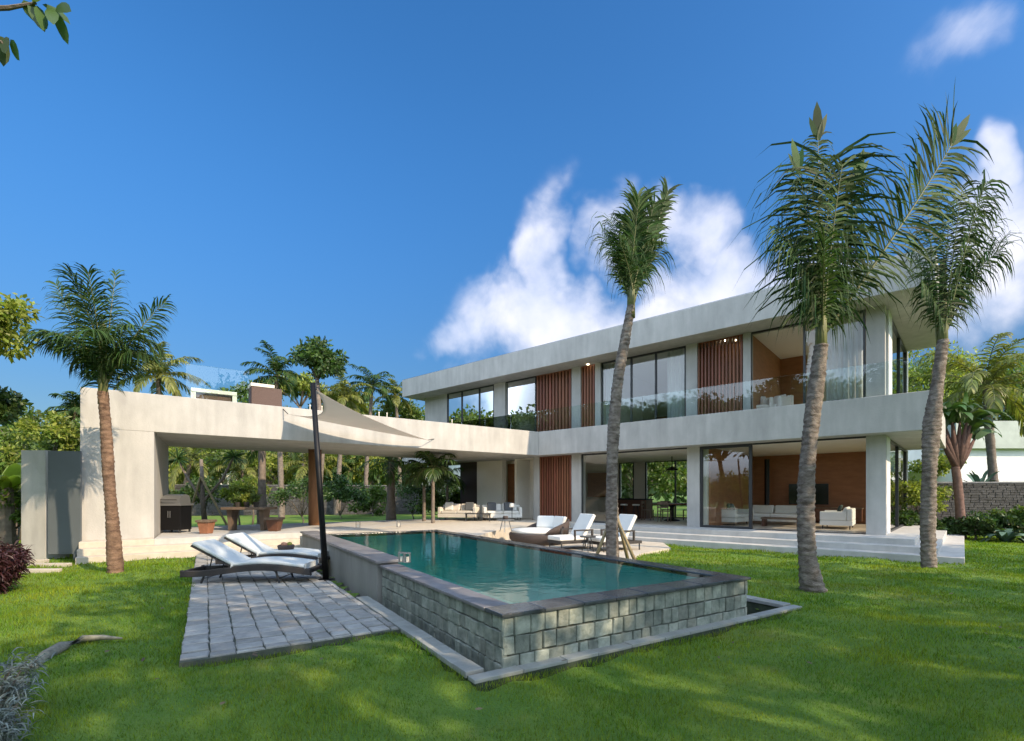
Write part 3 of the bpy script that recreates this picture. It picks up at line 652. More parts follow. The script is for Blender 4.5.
# dining / kitchen: back glazing and cream piers
aD0, aD1 = ha(698, 0), ha(534, 0)
def bw(px0, px1, o=-6.0): return ha(px1, o), ha(px0, o)
for p0, p1 in ((572, 619), (634, 645), (689, 704)): MB().fbox(H, *bw(p0, p1), -6.25, -6.0, ZF, ZS-.004).build('rear_wall', plaster_in, villa)
window(0, 0, -6.0, ZF+.9, ZS, aa=bw(619, 634)); window(0, 0, -6.0, ZF, ZS, (675,), aa=bw(645, 689))
MB().fbox(H, *bw(619, 634), -6.2, -6.0, ZF, ZF+.895).build('rear_wall', plaster_in, villa)
MB().fbox(H, ha(583, -6), ha(583, -6)+.15, -5.99, -.36, ZF, ZS-.004).build('partition', plaster_in, villa)
MB().fbox(H, *bw(588, 610, -5.8), -5.9, -5.75, ZF+1.0, ZS-.5).build('kitchen_panel', woodpanel, villa)
# upper interior
MB().prism([H(.3, -6.2), H(ha(447, -.42), -6.2), H(ha(447, -.42), -6.35), H(.3, -6.35)], ZT, ZR-.003).build('upper_back_wall', plaster_in, villa)
ap = ha(750, -.42); MB().fbox(H, ap, ap+.1, -4.6, -.66, ZT+.002, ZR-.004).build('bedroom_wall', woodpanel, villa)
MB().fbox(H, ap-.9, ap, -4.7, -4.6, ZT+.002, ZR-.004).build('bedroom_wall', woodpanel, villa)
for px in (690, 599, 500): MB().fbox(H, ha(px, -.42), ha(px, -.42)+.12, -6.18, -.7, ZT+.002, ZR-.004).build('partition', plaster_in, villa)
ceil_m = mat('cream_ceiling', (.80, .75, .65), .8); floor_m = mat('interior_floor', (.50, .44, .36), .35, .1, 3)
for (a0, a1, o0, o1, z) in ((.4, ha(699, 0)-.23, -5.88, -.13, ZS), (ha(699, 0)+.01, ha(583, -6)-.01, -5.98, -.37, ZS), (.35, ha(750, -.42)-.01, -6.18, -.72, ZR), (ha(690, -.42)+.13, ha(599, -.42)-.01, -6.18, -.72, ZR)):
    MB().fbox(H, a0, a1, o0, o1, z-.02, z-.004).build('ceiling', ceil_m, villa)
for (a0, a1, o0, o1, z) in ((.4, ha(699, 0)-.23, -5.88, -.13, ZF), (ha(699, 0)+.01, ha(583, -6)-.01, -5.98, -.37, ZF)):
    MB().fbox(H, a0, a1, o0, o1, z-.05, z+.002).build('room_floor', floor_m, villa)
# curtains
def drape(px0, px1, o, z0, z1, amp=.05, seed=0, taper=0):
    a0, a1 = ha(px1, o), ha(px0, o); n = 60; V = []; F = []
    for i in range(n+1):
        t = i/n; a = a0+(a1-a0)*t; oo = o+amp*math.sin(t*math.pi*2*max(2, (a1-a0)/.16)+seed)
        ab = a+taper*(1-t)*(a1-a0); V += [(*H(ab, oo), z0), (*H(a, oo), z1)]
    F = [(2*i, 2*i+2, 2*i+3, 2*i+1) for i in range(n)]; return MB().add(V, F).build('curtain', curtain, villa, smooth=True)
drape(668, 685, -.7, ZT+.02, ZR-.02, seed=1, taper=-.12); drape(843, 864, -.7, ZT+.02, ZR-.02, seed=2); drape(826, 846, -.85, ZT+.02, ZR-.02, seed=2)
drape(448, 458, -.7, ZT+.02, ZR-.02); drape(505.5, 512, -.7, ZT+.02, ZR-.02); drape(606, 618, -.8, ZT+.02, ZR-.02)
# right side of the house: wall pier, glazing, end column
def sbox(k0, k1, w0, w1, z0, z1, name, mm): return MB().prism([HS(k0, w0), HS(k1, w0), HS(k1, w1), HS(k0, w1)], z0, z1).build(name, mm, villa)
for z0, z1, kk in ((ZF, ZS-.003, .36), (ZT+.001, ZR-.003, .85)):
    sbox(kk, kk+.9, -.3, -.02, z0, z1, 'side_wall', white_m)
    sbox(6.6, 6.75, -.2, -.0, z0, z1, 'side_column', white_m)
    k = kk+.9; fr = MB()
    for q in (k+.02, k+2.4, 6.5): fr.prism([HS(q, -.12), HS(q+.08, -.12), HS(q+.08, -.03), HS(q, -.03)], z0+.06, z1-.06)
    fr.prism([HS(k+.02, -.12), HS(6.58, -.12), HS(6.58, -.03), HS(k+.02, -.03)], z1-.06, z1-.002); fr.prism([HS(k+.02, -.12), HS(6.58, -.12), HS(6.58, -.03), HS(k+.02, -.03)], z0+.001, z0+.06)
    w = fr.build('window', frame_m, villa); P = [HS(k+.06, -.075), HS(6.54, -.075)]
    MB().add([(*P[0], z0+.03), (*P[1], z0+.03), (*P[1], z1-.03), (*P[0], z1-.03)], [(0, 1, 2, 3)]).build('pane', glass, w)
# balustrade on the first floor
m = MB(); ar = -.95; al = ha(440, .48); n = 12; w = (al-ar)/n
for k in range(n): m.fbox(H, ar+k*w+.008, ar+(k+1)*w-.008, .47, .484, ZT-.002, ZT+.92)
m.fbox(H, ar, al, .455, .499, ZT+.001, ZT+.04) if False else None
m.build('glass_balustrade', bglass, villa)
m = MB()
w_ = (ba(250, -.35)-ba(186, -.35))/2
for k in range(2): m.fbox(B, ba(186, -.35)+k*w_, ba(186, -.35)+(k+1)*w_-.015, -.36, -.345, ZT+.001, ZT+1.0)
m.build('glass_balustrade', bglass, villa)
for px in (310, 322, 379, 387, 452, 511): 
    q = B(ba(px, -.6), -.6) if px < 500 else H(ha(px, .1), .1)
    MB().lathe((*q, ZT), [(.014, 0), (.014, .2), (.022, .21), (.022, .25)], 8).build('bollard_light', ivory, villa)
for px, o in ((735, -.9), (725, -.7), (588, -.25)): MB().lathe((*H(ha(px, o), o), ZR-.03), [(.05, 0), (.05, .028)], 12).build('downlight', mat('downlight_glow', (.9, .8, .6), emit=(1, .8, .5, 4)), villa)

# ---------------------------------------------------------------- small building at far left, garden walls, neighbour
A_ = (-10.95, 12.18)
sh = thing('garden_screen', 'low concrete shower wall with dark grey panel left of villa', 'screen wall', (-11.7, 12.3, 0))
MB().prism([(ground(22, 560)[0], 11.95), ground(45.5, 560)[:2], (-11.2, 12.4), (-12.1, 12.5)], -.1, 2.68).build('wall', plaster, sh)
g0 = (-11.28, 11.86); g1 = (-10.45, 11.9)
MB().prism([(-11.25, 11.88), (-10.55, 11.98), (-10.55, 12.02), (-11.25, 11.93)], .15, 2.66).build('panel', greydoor_m, sh)
MB().box(-10.66, -10.6, 11.9, 11.97, 0, .16).build('foot', greydoor_m, sh)
for i, (px, py, w, d) in enumerate(((30, 562, .8, .25), (50, 566, .9, .22), (40, 572, .85, .2))):
    x, y, _ = ground(px, py); o = MB().prism([(x-w/2, y-d/2), (x+w/2, y-d/2+.05), (x+w/2-.05, y+d/2), (x-w/2+.04, y+d/2-.03)], -.05, .055+.004*i).build('stepping_stone', sand_m, bevel=.01)
    tag(o, ['pale stepping stone directly below the garden screen', 'middle stepping stone, in front of the grey panel foot', 'nearest stepping stone to the burgundy bush'][i], 'stepping stone', 'stepping stones at the garden screen')
def stonewall(name, label, p, q, h, th=.35, rows=12, seed=0, bw=.35):
    r = thing(name, label, 'garden wall', (p[0], p[1], 0)); d = Vector((q[0]-p[0], q[1]-p[1], 0)); L0 = d.length; d.normalize(); n = Vector((d.y, -d.x, 0))
    P2 = lambda a, b: (p[0]+d.x*a+n.x*b, p[1]+d.y*a+n.y*b)
    MB().prism([P2(0, 0), P2(L0, 0), P2(L0, -th), P2(0, -th)], -.1, h-.06).build('core', mortar_m, r)
    m = MB(); blocks(m, p, q, 0, h-.06, (n.x, n.y), .05, bw, rows, seed); m.build('stones', slate_m, r)
    MB().prism([P2(0, .08), P2(L0, .08), P2(L0, -th-.02), P2(0, -th-.02)], h-.06, h).build('cap', coping_m, r)
stonewall('stone_wall', 'long dark stacked stone wall behind the pavilion lawn', (-28, 36), (3, 42), 2.35, rows=9, bw=.5, seed=1)
stonewall('stone_wall', 'dark stacked slate wall right of the villa steps', (13.5, 19.6), (30, 18.2), 2.1, rows=22, bw=.3, seed=2)
stonewall('stone_wall', 'short stone wall at far left behind the garden screen', (-26, 17.5), (-14.6, 18.5), 1.95, rows=8, bw=.45, seed=3)
nb = thing('neighbour_house', 'white flat roofed neighbour house beyond the slate wall', 'house', (28, 32, 0))
y0 = 30; X = lambda px, Y: (px-512)/FPX*Y
MB().box(X(895, y0), X(972, y0), y0, y0+6, 3.0, 4.35).build('roof_band', white_m, nb)
MB().box(X(895, y0)+.5, X(968, y0), y0+3.5, y0+6, 0, 2.999).build('wall', plaster_in, nb)
MB().box(X(957, y0-1), X(1100, y0-1), y0-1, y0+5, 0, 4.3).build('wall', white_m, nb)
MB().box(X(950, y0-1), X(1105, y0-1), y0-1.4, y0+6, 4.301, 5.9).build('roof_band', mat('neighbour_concrete', (.38, .42, .38), .85, .15, 1), nb)
fh = thing('tiled_house', 'small house with terracotta tiled roof behind the garden wall', 'house', (X(228, 60), 62, 0))
MB().box(X(212, 60), X(246, 60), 60, 64, 0, 5.2).build('wall', plaster_in, fh)
x0, x1 = X(207, 60), X(252, 60); MB().add([(x0, 59, 5.1), (x1, 59, 5.1), (x1, 65, 5.1), (x0, 65, 5.1), ((x0+x1)/2-.8, 62, 6.9), ((x0+x1)/2+.8, 62, 6.9)], [(0, 1, 5, 4), (1, 2, 5), (2, 3, 4, 5), (3, 0, 4), (3, 2, 1, 0)]).build('roof', terracotta, fh)

# ---------------------------------------------------------------- the four planted palms
def planted_palm(label, Y, trunk_px, rads, top_z, fl, seed, sleeve=None, lean_depth=0, extra=None, stumps=True, tips=(), skirt=2):
    rads = [r*(.66 if Y > 9 and trunk_px[0][0] < 300 else .72) for r in rads]
    x0 = (trunk_px[0][0]-512)/FPX*Y; rt = thing('planted_palm', label, 'palm tree', (x0, Y, 0), group='transplanted palms on the lawn')
    pts = [at(px, py, Y+lean_depth*i/len(trunk_px)) for i, (px, py) in enumerate(trunk_px)]; pts[0] = (pts[0][0], pts[0][1], -.08)
    trunk_mesh(pts, rads, 18, .095, .14, seed).build('trunk', bark_b if trunk_px[0][0] < 300 else bark, rt, smooth=True)
    top = Vector(pts[-1]); lv = Leaves(); st = MB(); rg = np.random.default_rng(seed+50)
    for f in fl:
        az, el, Ln, dr = f[:4]; kw = f[4] if len(f) > 4 else {}
        b = top+Vector((rg.uniform(-.07, .07), rg.uniform(-.07, .07), rg.uniform(-.1, .30)+(.35 if dr > 50 else 0)))
        frond(lv, st, b, az, el, Ln, dr, **kw)
    for k in range(skirt):
        frond(lv, st, top+Vector((0, 0, rg.uniform(-.15, .5))), k*137.5+20, rg.uniform(72, 84), rg.uniform(.9, 1.5), rg.uniform(70, 120), leaf=rg.uniform(.6, .95), n=34, hang=2.4, w=.024, t0=.1)
    for (px, py, ang, ln, w) in tips:     # fused, cut leaf tips at the top of the crown
        p = np.array([at(px, py, Y)]*3)+rg.normal(0, .03, (3, 3)); a = R(ang)
        D = unit(np.array([[math.cos(a+q), rg.uniform(-.3, .3), math.sin(a+q)] for q in (-.13, 0, .13)])); W = unit(np.cross(D, np.array([[.2, 1, .1]]*3)))
        lv.strips(p, D, W, np.full(3, ln), np.full(3, w), np.full(3, .05), 2)
    c = lv.build('crown', leaf_palm, rt); st.build('frond_stalk', rachis_m, c, smooth=True)
    if sleeve: # the green sheath of stalks above the trunk
        m = MB(); 
        for k in range(9):
            a = k*2.4; q = Vector((math.cos(a), math.sin(a), 0)); m.tube([top+q*.045-Vector((0, 0, .25)), top+q*.05+Vector((0, 0, .3)), top+q*.04+Vector((0, 0, sleeve))], [.05, .035, .015], 6)
        m.build('stalk_sheath', thatch_m if sleeve < .3 else rachis_m, rt, smooth=True)
    if stumps: # old leaf-base stubs on the trunk
        m = MB(); 
        for k in range(14):
            i = rg.integers(1, len(pts)); p = Vector(pts[i-1]).lerp(Vector(pts[i]), rg.random()); a = rg.uniform(0, 6.28); r = rads[i]; q = Vector((math.cos(a), math.sin(a), 0))
            m.tube([p+q*r*.8, p+q*(r+.03)+Vector((0, 0, .05)), p+q*(r+.05)+Vector((0, 0, .12))], [.05, .04, .02], 5)
        stub_mb = m
    return rt
fine = dict(leaf=.62, n=52, hang=.75, w=.026)
def fset(cnt, e0, e1, l0, l1, d0, d1, seed, **kw):
    rg = np.random.default_rng(seed); out = []; k2 = dict(fine); k2.update(kw)
    for k in range(cnt):
        t = k/(cnt-1); out.append((k*137.5+rg.uniform(-15, 15), e0+(e1-e0)*t+rg.uniform(-4, 4), (l0+(l1-l0)*t)*rg.uniform(.9, 1.08), d0+(d1-d0)*t+rg.uniform(-10, 10), k2))
    return out
lp = dict(leaf=.75, n=50, hang=.9, w=.024, sweep=74, fold=.05, t0=.12)
# left, in front of the end wall
planted_palm('shorter sunlit palm with bushy spreading crown before the end wall of pavilion', 10.05, ((116, 573), (113, 530), (109, 480), (106, 430), (103, 392)), (.22, .175, .15, .145, .14), 0,
    [(265, 84, 2.0, 6, lp), (285, 80, 2.1, 12, lp), (250, 78, 2.0, 15, lp), (95, 84, 2.6, 4, dict(lp, leaf=.5)), (178, 68, 2.5, 6, dict(lp, leaf=.55, roll=60)), (10, 66, 2.1, 18, dict(lp, leaf=.55, roll=60)), (160, 66, 1.7, 35, dict(lp, leaf=.6)), (40, 70, 1.7, 35, lp), (200, 68, 1.5, 50, lp), (330, 64, 1.4, 60, lp),
     (190, 60, 1.2, 75, lp), (-10, 58, 1.15, 75, lp), (230, 60, 1.3, 80, lp), (300, 60, 1.3, 80, lp), (110, 66, 1.5, 50, lp)], 3, sleeve=1.4)
# middle, behind the pool
up = dict(leaf=.62, n=66, hang=.6, w=.036, sweep=44, fold=.1, cut=1)
planted_palm('tall narrow palm with bamboo stakes at the far edge of the pool', 10.5, ((613, 566), (612, 530), (612, 470), (614, 425), (618, 380), (625, 340), (631, 306)), (.22, .18, .165, .17, .16, .14, .12), 0,
    [(250, 82, 1.7, 4, up), (285, 80, 1.9, 6, up), (95, 84, 1.9, 2, up), (300, 84, 2.1, -2, dict(up, leaf=.5)), (340, 76, 2.2, 0, dict(up, leaf=.5, roll=60)), (358, 73, 2.45, 0, dict(up, leaf=.42, roll=78, sweep=36, w=.05)), (20, 76, 2.2, 0, dict(up, leaf=.45, roll=70, sweep=36)), (120, 80, 1.6, 10, up),
     (186, 82, 1.75, 14, dict(leaf=.85, n=52, hang=2.0, w=.022, roll=70, cut=1, t0=.3)), (176, 76, 1.45, 22, dict(leaf=.8, n=44, hang=2.2, w=.020, roll=60, cut=1, t0=.3)), (-8, 72, 1.35, 30, dict(leaf=.75, n=40, hang=2.0, w=.020, roll=60, cut=1)), (230, 74, 1.2, 40, dict(leaf=.8, n=40, hang=2.2, w=.020, cut=1))], 5, sleeve=1.1, skirt=0)
# right pair
big = dict(leaf=1.65, n=60, hang=1.2, w=.038, sweep=80, fold=-.05, t0=.12, cut=1)
lowf = dict(leaf=1.25, n=52, hang=2.3, w=.026, cut=1, roll=60, t0=.2)
planted_palm('palm left of the right pair, with one long frond reaching right', 8.2, ((814, 592), (808, 560), (806, 520), (807, 470), (812, 420), (817, 380), (821, 345)), (.29, .20, .175, .165, .165, .155, .14), 0,
    [(255, 87, 2.75, 3, big), (275, 86, 2.85, 2, dict(big, leaf=1.2)), (92, 85, 2.9, 4, dict(big, leaf=.9)), (290, 84, 2.7, 4, dict(big, leaf=.9)), (85, 87, 3.5, -2, dict(big, leaf=.35, t0=.78, n=22, tip=.62)), (190, 82, 2.9, 4, dict(big, leaf=.5, t0=.7, n=24, roll=60, tip=.5)), (5, 78, 2.9, 2, dict(big, leaf=.5, t0=.6, n=24, roll=60, tip=.5)),
     (-3, 54, 3.85, -6, dict(leaf=1.05, n=78, hang=.75, w=.036, thick=.035, t0=.26, sweep=66, roll=75, fold=0, cut=1, tip=.55)), (182, 80, 2.1, 24, lowf), (200, 74, 1.6, 30, lowf), (0, 76, 1.5, 30, lowf), (240, 78, 1.5, 30, lowf)], 7, sleeve=1.9, skirt=0)
planted_palm('rightmost palm on the lawn, in front of the villa corner steps', 10.8, ((929, 567), (928, 530), (929, 480), (932, 425), (938, 380), (943, 340)), (.21, .19, .185, .22, .16, .135), 0,
    [(262, 86, 3.0, 2, dict(big, leaf=1.0)), (278, 84, 3.2, 2, dict(big, leaf=.95)), (95, 86, 3.6, 0, dict(big, leaf=.8)), (300, 80, 3.0, 6, dict(big, leaf=.9)), (345, 76, 3.1, 10, dict(big, leaf=.8, n=50, roll=60, w=.022)), (0, 70, 3.0, 12, dict(leaf=.85, n=52, hang=1.2, w=.020, roll=70, cut=1)), (10, 64, 2.6, 22, dict(leaf=.85, n=46, hang=1.6, w=.020, roll=60, cut=1)),
     (182, 80, 1.9, 20, dict(lowf, leaf=.9)), (200, 72, 1.5, 35, dict(lowf, leaf=.8)), (-30, 74, 1.8, 40, dict(lowf, leaf=.8))], 9, sleeve=1.8, skirt=0)
# stakes of the middle palm
px_, py_ = at(613, 540, 10.5)[:2]
for i, (dx, dy, lab) in enumerate(((.50, -.25, 'lower right bamboo stake leaning on the pool palm'), (.42, .25, 'longer bamboo stake right of the pool palm trunk'), (-.45, .05, 'bamboo stake left of the pool palm trunk'))):
    m = MB().tube([(px_+dx, py_+dy, .0), (px_+dx*.1, py_+dy*.1, (1.15, 1.35, 1.1)[i])], [.04, .03], 8); tag(m.build('bamboo_stake', stake_m, smooth=True), lab, 'stake', 'stakes of the pool palm')

# ---------------------------------------------------------------- shade sail and pole
P0, P1 = Vector((-3.39, 8.93, .05)), Vector((-3.68, 9.05, 3.66))
pl = thing('sail_pole', 'leaning black steel pole carrying the shade sail beside the pool wall', 'pole', tuple(P0))
MB().tube([P0, P1], [.055, .045], 14).build('shaft', black_m, pl, smooth=True); MB().lathe(tuple(P0), [(.13, 0), (.13, .015)], 14).build('base_plate', black_m, pl)
def onbeam(px, py, c=.04):
    b = ba(px, c); x, y = B(b, c); return Vector((x, y, EYE+(HY-py)/FPX*y))
sA, sD, sB = onbeam(288, 414, .25), onbeam(428, 440, .3), P1+Vector((.05, .05, -.12))
def sail():
    n = 28; cen = (sA+sB+sD)/3; oAB = (cen-(sA+sB)/2)*.34+Vector((0, 0, -.10)); oBD = (cen-(sB+sD)/2)*.30+Vector((0, 0, .0)); oAD = (cen-(sA+sD)/2)*.10+Vector((0, 0, -.04))
    idx = {}; V = []; F = []
    for i in range(n+1):
        for j in range(n+1-i):
            a, b = i/n, j/n; c = 1-a-b; p = sA*a+sB*b+sD*c+oAB*4*a*b*(1+.0*c)+oBD*4*b*c+oAD*4*a*c; idx[i, j] = len(V); V.append(p)
    for i in range(n):
        for j in range(n-i):
            F.append((idx[i, j], idx[i+1, j], idx[i, j+1]))
            if j < n-i-1: F.append((idx[i+1, j], idx[i+1, j+1], idx[i, j+1]))
    r = thing('shade_sail', 'triangular grey shade sail stretched from black pole to the pavilion beam', 'shade sail', tuple(cen))
    o = MB().add(V, F).build('sailcloth', sailm, r, smooth=True); s = o.modifiers.new('t', 'SOLIDIFY'); s.thickness = .004
    m = MB(); m.tube([sA, onbeam(283, 409, .0)], .012, 6); m.build('tension_cord', black_m, r); m = MB().tube([sD, onbeam(434, 439, .0)], .012, 6); m.build('tension_cord', black_m, r)
    MB().tube([sB, P1-Vector((.02, 0, .05))], .015, 6).build('tension_cord', black_m, r)
sail()

# ---------------------------------------------------------------- patio loungers
def ribbon(mb, prof, y0, y1, th):
    """slab with a bent side profile: prof = [(x, z)], thickness th upwards"""
    n = len(prof); V = []
    for x, z in prof: V += [(x, y0, z), (x, y1, z), (x, y0, z+th), (x, y1, z+th)]
    F = []
    for i in range(n-1):
        a, b = 4*i, 4*i+4; F += [(a+1, a, b, b+1)[::-1], (a+2, a+3, b+3, b+2)[::-1], (a, a+2, b+2, b)[::-1], (a+3, a+1, b+1, b+3)[::-1]]
    F += [(0, 1, 3, 2), (4*n-4, 4*n-2, 4*n-1, 4*n-3)]
    return mb.add(V, F)
def wave(x): return .27+.065*math.sin((x-.75)*2.6)
lcush = mat('shade_toned_cushion', (.50, .54, .54), .9, .03, 3, .2, 60)  # white cushion cloth, its colour lowered and cooled to carry the shade
def lounger():
    r = thing('patio_lounger', 'x', 'sun lounger', group='grey cushioned loungers on the patio')
    W = .68; m = MB(); xs = [i*.11 for i in range(21)]
    for y in (0, W-.07): ribbon(m, [(x, wave(x)-.07) for x in xs], y, y+.07, .13)
    m.box(0, .07, .07, W-.07, wave(0)-.03, wave(0)+.06); m.box(2.13, 2.2, .07, W-.07, wave(2.2)-.03, wave(2.2)+.06); ribbon(m, [(x, wave(x)) for x in xs[8:]], .07, W-.07, .03)
    m.build('frame', wicker, r, local=True, bevel=.012)
    m = MB(); ribbon(m, [(x, wave(x)+.062) for x in [.85+i*.09 for i in range(15)]], .02, W-.02, .075); m.build('seat_cushion', lcush, r, local=True, bevel=.025)
    m = MB(); V = [];   # backrest, hinged at x = .86
    hx, hz, tx, tz = .86, wave(.86)+.07, .16, .82; d = Vector((tx-hx, 0, tz-hz)).normalized(); nn = Vector((-d.z, 0, d.x))*-1; nn = Vector((abs(d.z), 0, abs(d.x)))
    def slab(t0, t1, k0, k1, y0, y1):
        q = [Vector((hx, 0, hz))+d*t+nn*k for t, k in ((t0, k0), (t1, k0), (t1, k1), (t0, k1))]
        return MB().add([(p.x, y, p.z) for y in (y0, y1) for p in q], [(0, 1, 2, 3)[::-1], (4, 5, 6, 7), (0, 1, 5, 4), (1, 2, 6, 5), (2, 3, 7, 6), (3, 0, 4, 7)])
    LL = math.hypot(tx-hx, tz-hz)
    slab(0.0, LL, 0, .075, .02, W-.02).build('back_cushion', lcush, r, local=True, bevel=.025)
    slab(0.0, LL-.01, -.04, -.003, .03, W-.03).build('backrest', wicker, r, local=True)
    for y in (.12, W-.12): MB().bar((hx-.38, y, hz+.22), (hx-.45, y, wave(.4)), .016).build('backrest_prop', frame_m, r, local=True)
    for x, y in ((.32, .05), (.32, W-.05), (1.65, .05), (1.65, W-.05)):
        MB().tube([(x+(.07 if x < 1 else -.07), y, wave(x)), (x, y, 0)], .018, 8).build('leg', frame_m, r, local=True)
    for q in (.33, 1.64): MB().bar((q, .05, .09), (q, W-.05, .09), .016).build('crossbar', frame_m, r, local=True)
    return r
lg = lounger(); lg.scale = (1, 1, .82); lg.location = (-5.70, 8.42, .064); lg.rotation_euler = (0, 0, R(2)); lg['label'] = 'nearer patio lounger, empty white cushion toned down for shade, on dark wicker'
l2 = copy_tree(lg, None, (-6.05, 10.0, .064), R(-1), 'farther patio lounger with a small basket on its seat')
bk = thing('fruit_basket', 'small brown basket of fruit standing on the farther lounger', 'basket', (-4.75, 10.3, .42))
m = MB().lathe((-4.75, 10.3, .415), [(.09, 0), (.15, .03), (.17, .11), (.15, .13), (.14, .10), (.02, .09)], 18); m.build('basket', bwicker, bk, smooth=True)
for i, (dx, dy, mm) in enumerate(((-.05, 0, terracotta), (.06, .03, leaf_lime), (0, -.06, terracotta))):
    MB().lathe((-4.75+dx, 10.3+dy, .50), [(.005, 0), (.045, .02), (.055, .055), (.04, .09), (.005, .105)], 12).build('fruit', mm, bk, smooth=True)

# ---------------------------------------------------------------- far side of the pool
ds = thing('round_daybed', 'round brown wicker daybed with white cushions beyond the pool', 'daybed', (.85, 15.6, .05))
def shell(r0, r1, a0, a1, z0, zf, th, n=36):
    m = MB(); V = []; F = []
    for i in range(n+1):
        t = i/n; a = R(a0+(a1-a0)*t); z1 = zf(t)
        for r, z in ((r0, z0), (r0+.03, z1), (r0+.03-th, z1), (r0-th, z0)): V.append((.85+math.cos(a)*r, 15.6+math.sin(a)*r, z))
    for i in range(n):
        for k in range(4): F.append((4*i+k, 4*i+4+k, 4*i+4+(k+1) % 4, 4*i+(k+1) % 4))
    F += [(3, 2, 1, 0), (4*n, 4*n+1, 4*n+2, 4*n+3)]
    return m.add(V, F)
MB().lathe((.85, 15.6, .05), [(.80, 0), (.93, .16), (.95, .30), (.93, .34)], 40).build('base', bwicker, ds, smooth=True)
shell(.95, .95, -80, 120, .38, lambda t: .42+.40*math.sin(math.pi*min(1, t*1.02))**.6, .06).build('back_shell', bwicker, ds, smooth=True)
MB().lathe((.85, 15.6, .39), [(.86, 0), (.89, .05), (.86, .11), (.3, .13), (.01, .13)], 40).build('mattress', cushion, ds, smooth=True)
for k, (a, w) in enumerate(((-10, .3), (30, .32), (70, .3))):
    a = R(a); c = Vector((.85+math.cos(a)*.66, 15.6+math.sin(a)*.66, .50)); q = Vector((-math.sin(a), math.cos(a), 0)); o = Vector((math.cos(a), math.sin(a), 0))
    m = MB().add([c-q*w, c+q*w, c+q*w+o*.14+Vector((0, 0, .40)), c-q*w+o*.14+Vector((0, 0, .40)), c-q*w+o*.12, c+q*w+o*.12, c+q*w+o*.24+Vector((0, 0, .38)), c-q*w+o*.24+Vector((0, 0, .38))], [(3, 2, 1, 0), (4, 5, 6, 7), (0, 1, 5, 4), (1, 2, 6, 5), (2, 3, 7, 6), (3, 0, 4, 7)])
    m.build('pillow', cushion, ds, bevel=.05)
def recliner():
    r = thing('white_recliner', 'x', 'lounge chair', group='white recliners beside the daybed')
    m = MB(); m.box(0, 1.35, 0, .07, .18, .26); m.box(0, 1.35, .63, .70, .18, .26); m.box(0, .07, .07, .63, .18, .26); m.box(.07, 1.35, .07, .63, .22, .25); m.build('frame', wicker, r, local=True)
    m = MB().box(-.02, .86, .02, .68, .262, .38); m.build('seat_cushion', cushion, r, local=True, bevel=.03)
    ang = R(58); d = Vector((math.cos(ang), 0, math.sin(ang))); n = Vector((-math.sin(ang), 0, math.cos(ang))); b = Vector((.84, 0, .33))
    q = [b, b+d*.72, b+d*.72+n*.11, b+n*.11]; MB().add([(p.x, y, p.z) for y in (.02, .68) for p in q], [(0, 1, 2, 3), (7, 6, 5, 4), (0, 4, 5, 1), (1, 5, 6, 2), (2, 6, 7, 3), (3, 7, 4, 0)]).build('back_cushion', cushion, r, local=True, bevel=.03)
    for y in (.0, .66):
        m = MB(); m.box(.45, 1.1, y, y+.05, .52, .56); m.box(.45, .5, y+.002, y+.048, .26, .52); m.box(1.05, 1.1, y+.002, y+.048, .26, .52); m.build('armrest', wicker, r, local=True)
    for x, y in ((.03, .03), (.03, .64), (1.28, .03), (1.28, .64)): MB().tube([(x+.015, y+.015, .18), (x+.015, y+.015, 0)], .02, 8).build('leg', frame_m, r, local=True)
    return r
rc = recliner(); rc.location = (1.35, 13.45, .052); rc.rotation_euler = (0, 0, R(28)); rc['label'] = 'left white recliner, beside the brown round daybed'
copy_tree(rc, None, (2.45, 13.1, .052), R(28), 'right white recliner, partly behind the pool palm trunk')
def round_table(label, x, y, z, r, h, mm, top=.025):
    t = thing('side_table', label, 'side table', (x, y, z)); MB().lathe((x, y, z+h-top), [(r, 0), (r, top)], 20).build('table_top', mm, t)
    for k in range(3):
        a = k*2.1+.4; MB().tube([(x+math.cos(a)*r*.4, y+math.sin(a)*r*.4, z+h-top), (x+math.cos(a)*r*.8, y+math.sin(a)*r*.8, z)], .014, 6).build('leg', mm, t)
    return t
round_table('small dark side table between daybed and left recliner', 2.05, 13.25, .052, .22, .42, frame_m)
round_table('small metal side table with a cup left of round daybed', -.2, 14.9, ZF+.002, .27, .38, grill_m)
tag(MB().lathe((-.2, 14.9, ZF+.384), [(.07, 0), (.09, .04), (.07, .1), (.05, .1), (.06, .03), (.01, .02)], 14).build('cup', bwicker, smooth=True), 'brown cup standing on the metal side table', 'cup')
